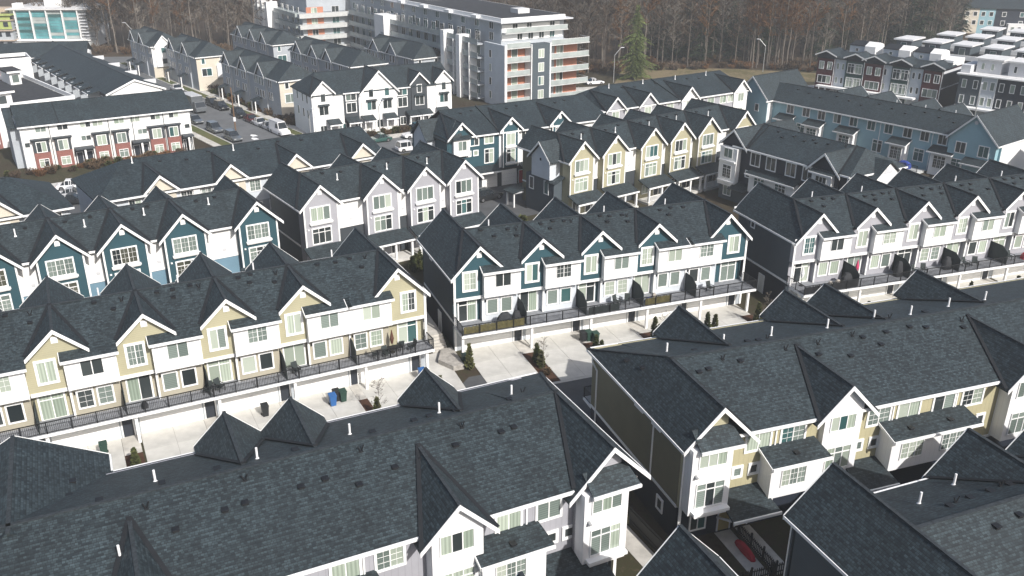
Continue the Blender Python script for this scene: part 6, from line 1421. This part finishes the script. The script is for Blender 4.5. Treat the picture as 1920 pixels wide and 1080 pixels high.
def dome(label, b, x, y, z, w_, d, h, mat, cat='grill', name='covered_grill'):
    mb = MB(); n, k = 12, 6; top = len(mb.v)
    rnd = random.Random(int(x*100)); rows = []
    for i in range(k+1):
        t = i/k; rr = (1-t**3*.55); rows.append([(math.copysign(abs(math.cos(a))**.6, math.cos(a))*w_/2*rr*(1+rnd.uniform(-.06, .06)), math.copysign(abs(math.sin(a))**.6, math.sin(a))*d/2*rr*(1+rnd.uniform(-.06, .06)), h*t*(1+rnd.uniform(-.04, .04))) for a in [2*math.pi*j/n for j in range(n)]])
    for r_ in rows: mb.v += r_
    for i in range(k):
        for j in range(n): q = (j+1) % n; mb.f.append((i*n+j, i*n+q, (i+1)*n+q, (i+1)*n+j))
    mb.f.append(tuple(range(k*n, (k+1)*n))); p = b.world(x, y)
    tag(obj(name, mb.mesh(name, mat), None, (p.x, p.y, z), b.az), label, cat)
dz = 2.725
dome('covered black grill behind the reed mat on the teal deck', r2, 5.0, -1.0, dz, 1.6, .75, 1.25, 'cover'); dome('second black covered grill by the first privacy screen on the teal deck', r2, 6.35, -.7, dz, .9, .8, 1.1, 'cover')
dome('covered dark grill near the left end of the grey deck', r3, 6.4, -1.1, dz, 1.3, .8, 1.3, 'cover'); dome('tall black covered heater by the second screen of the grey deck', r3, 13.3, -.9, dz, .9, .8, 1.7, 'cover'); dome('covered black grill by the third screen of the grey deck', r3, 19.9, -.9, dz, 1.0, .8, 1.4, 'cover')
dome('blue tarpaulin bundle on the teal deck', r2, 20.6, -1.2, dz, .9, .6, .5, 'tarp_blue', 'bundle', 'tarpaulin_bundle'); dome('pale sack beside the blue bundle on the teal deck', r2, 21.3, -.9, dz, .5, .5, .8, 'wicker', 'sack', 'sack'); dome('blue tarpaulin heap on the light blue row terrace', l_, 32.4, -2.3, .5, 2.4, 1.2, 1.1, 'tarp_blue', 'tarpaulin', 'tarpaulin_heap')
dome('red covered lounge set at the right end of the grey deck', r3, 31.2, -1.2, dz, 1.6, .8, .8, 'cloth_red', 'furniture', 'covered_lounge'); dome('round wicker planter left on the grey deck', r3, 4.2, -1.3, dz, .55, .55, .7, 'wicker', 'planter', 'wicker_planter'); dome('round wicker planter right on the grey deck', r3, 5.3, -1.1, dz, .55, .55, .7, 'wicker', 'planter', 'wicker_planter'); dome('black plant pot on the khaki deck', r1, -24.9, -.5, 2.785, .5, .5, .6, 'cover', 'pot', 'plant_pot')
def parasol(label, b, x, y, z, mat, h=2.2):
    p = b.world(x, y); root = obj('closed_parasol', None, None, (p.x, p.y, z), b.az); tag(root, label, 'parasol'); obj('pole', MB().cyl((0, 0, 0), (0, 0, h), .025, .025, 6).mesh('pole', 'black_metal'), root); obj('canopy', MB().cyl((0, 0, .9), (0, 0, 1.4), .1, .2, 8).cyl((0, 0, 1.4), (0, 0, h+.05), .2, .03, 8).mesh('canopy', mat), root); obj('base', MB().cyl((0, 0, 0), (0, 0, .07), .25, .22, 10).mesh('base', 'black_metal'), root)
parasol('closed dark brown parasol over the khaki deck chairs', r1, -3.9, -.3, 2.785, 'cloth_brown'); parasol('closed pink parasol by a sliding door of the grey deck', r3, 8.3, -.2, dz, 'cloth_pink'); parasol('closed white parasol at the left corner of the grey deck', r3, 1.6, .1, dz, 'trim')
def chair(label, b, x, y, z, rz, group):
    p = b.world(x, y); root = obj('deck_chair', None, None, (p.x, p.y, z), b.az+rz); tag(root, label, 'chair', group); obj('seat', MB().box(-.28, .28, -.28, .28, .4, .46).mesh('seat', 'screen'), root); obj('backrest', MB().prism([(-.28, .26, .46), (.28, .26, .46), (.28, .42, 1.0), (-.28, .42, 1.0)], (0, .04, 0)).mesh('backrest', 'screen'), root)
    for sx in (-.26, .26):
        for sy in (-.26, .26): obj('leg', shared('cleg', lambda: MB().box(-.02, .02, -.02, .02, 0, .4).mesh('leg', 'black_metal')), root, (sx, sy, 0))
        obj('armrest', shared('carm', lambda: MB().box(-.03, .03, -.28, .3, .62, .66).box(-.02, .02, -.27, -.23, .46, .62).mesh('armrest', 'black_metal')), root, (sx, 0, 0))
for x, y, rz in ((-5.6, -.7, 1.4), (-4.7, -1.0, .2), (-2.2, -.7, -1.4), (-3.0, .0, 3.0)): chair('dark metal deck chair around the khaki deck table', r1, x, y, 2.785, rz, 'chairs on the khaki deck')
for b_, lst, gl in ((r2, ((17.2, -.7, .4), (18.3, -.8, -.5), (28.0, -.9, .2)), 'teal'), (r3, ((15.6, -1.0, .5), (16.6, -1.1, -.4), (22.6, -1.0, .3), (23.6, -1.2, -.6), (29.0, -1.0, .2)), 'grey')):
    for x, y, rz in lst: chair('dark metal chair standing loose on the %s deck' % gl, b_, x, y, dz, rz, 'loose chairs on the %s deck' % gl)
for x, y, rz in ((-19.0, -.4, .5), (-20.0, -.5, -.5), (-12.6, -.4, .3)): chair('dark metal chair standing loose on the khaki deck', r1, x, y, 2.785, rz, 'loose chairs on the khaki deck')
p = r1.world(-3.8, -.75); root = obj('deck_table', None, None, (p.x, p.y, 2.785), r1.az); tag(root, 'dark metal table under the closed parasol on the khaki deck', 'table'); obj('table_top', MB().box(-.7, .7, -.4, .4, .7, .74).mesh('table_top', 'black_metal'), root)
for sx in (-.6, .6):
    for sy in (-.32, .32): obj('leg', MB().box(sx-.025, sx+.025, sy-.025, sy+.025, 0, .7).mesh('leg', 'black_metal'), root)
def mat_(label, b, x0, x1, y, z, mat='bamboo'):
    p = b.world(0, 0); mb = MB(); n = int((x1-x0)/.12); rnd = random.Random(3)
    for i in range(n): mb.box(x0+i*(x1-x0)/n, x0+(i+.86)*(x1-x0)/n, y, y+.03, z+.05, z+.82+rnd.uniform(-.06, .06))
    tag(obj('reed_mat', mb.mesh('reed_mat', mat), None, (p.x, p.y, 0), b.az), label, 'mat')
mat_('olive reed mat lining the left railing of the teal deck', r2, .6, 6.7, -1.9, dz); mat_('dark mat lining the third railing bay of the teal deck', r2, 13.5, 16.9, -1.9, dz, 'screen'); mat_('olive reed mat lining the railing past the third screen of the teal deck', r2, 19.8, 22.8, -1.9, dz); mat_('black mat lining the left railing of the grey deck', r3, .5, 7.1, -2.1, dz, 'cover')
# picket fence and yard in front of the khaki bays
fx = B('picket_fence', 'black picket fence dividing the shaded front yards', 'fence', b2.world(4.95, .2), 19.5-90)
for i in range(26):
    t = i*.17; obj('picket', shared('pick', lambda: MB().prism([(-.04, 0, .1), (.04, 0, .1), (.04, 0, 1.0), (0, 0, 1.1), (-.04, 0, 1.0)], (0, .025, 0)).mesh('picket', 'black_metal')), fx.root, (t, 0, 0))
fx.part('rail', MB().box(0, 4.4, .026, .06, .3, .38), 'black_metal'); fx.part('rail', MB().box(0, 4.4, .026, .06, .8, .88), 'black_metal')
for i in range(4): fx.part('post', MB().box(i*1.45-.06, i*1.45+.06, .061, .16, 0, 1.15), 'black_metal')
f4 = B('picket_fence', 'black picket fence along the path at the end of the shaded front yards', 'fence', b2.world(1.6, -4.3), 19.5)
for i in range(56): obj('picket', CACHE['pick'], f4.root, (i*.17, 0, 0))
f4.part('rail', MB().box(0, 9.4, .026, .06, .3, .38), 'black_metal'); f4.part('rail', MB().box(0, 9.4, .026, .06, .8, .88), 'black_metal')
for i in range(7): f4.part('post', MB().box(i*1.55-.06, i*1.55+.06, .061, .16, 0, 1.15), 'black_metal')
for nm, a in (('entry_path', (3.5, 4.75, -4.2, .8)), ('entry_path', (5.15, 6.3, -4.2, .8)), ('path', (-2, 14, -6.1, -4.7))):
    o = obj(nm, MB().box(a[0], a[1], a[2], a[3], -.04, .03).mesh(nm, 'walk'), None, b2.p0, b2.az); o['kind'] = 'structure'
dome('long red covered bundle lying by the picket fence', b2, 4.4, -1.6, .03, .5, 2.2, .5, 'cloth_red', 'bundle', 'covered_bundle')
o = obj('path', MB().box(.6, 2.0, -8, 14, -.04, .03).mesh('path', 'walk'), None, b1.p0, b1.az); o['kind'] = 'structure'
f5 = B('board_fence', 'black board fence in the passage beside the lilac grey row', 'fence', b1.world(2.2, -4), 26+90)
for i in range(60): obj('board', shared('fb', lambda: MB().box(-.065, .065, 0, .03, .05, 1.5).mesh('board', 'black_metal')), f5.root, (i*.15, 0, 0))
f5.part('rail', MB().box(0, 9, .031, .07, .4, .5), 'black_metal'); f5.part('rail', MB().box(0, 9, .031, .07, 1.2, 1.3), 'black_metal')

# ------------------------------------------------------------------ air
HZ = MB().box(-905, 905, -125, 1505, -1.2, 41.5)
mt = bpy.data.materials.new('haze'); mt.use_nodes = True; t = mt.node_tree; t.nodes.clear()
pv = t.nodes.new('ShaderNodeVolumePrincipled'); pv.inputs['Color'].default_value = (.93, .97, 1.0, 1); pv.inputs['Density'].default_value = .00042; pv.inputs['Anisotropy'].default_value = 0.0
ou = t.nodes.new('ShaderNodeOutputMaterial'); t.links.new(pv.outputs[0], ou.inputs['Volume']); M['haze'] = mt
hz = obj('haze', HZ.mesh('haze', 'haze', uv=False)); hz['kind'] = 'stuff'
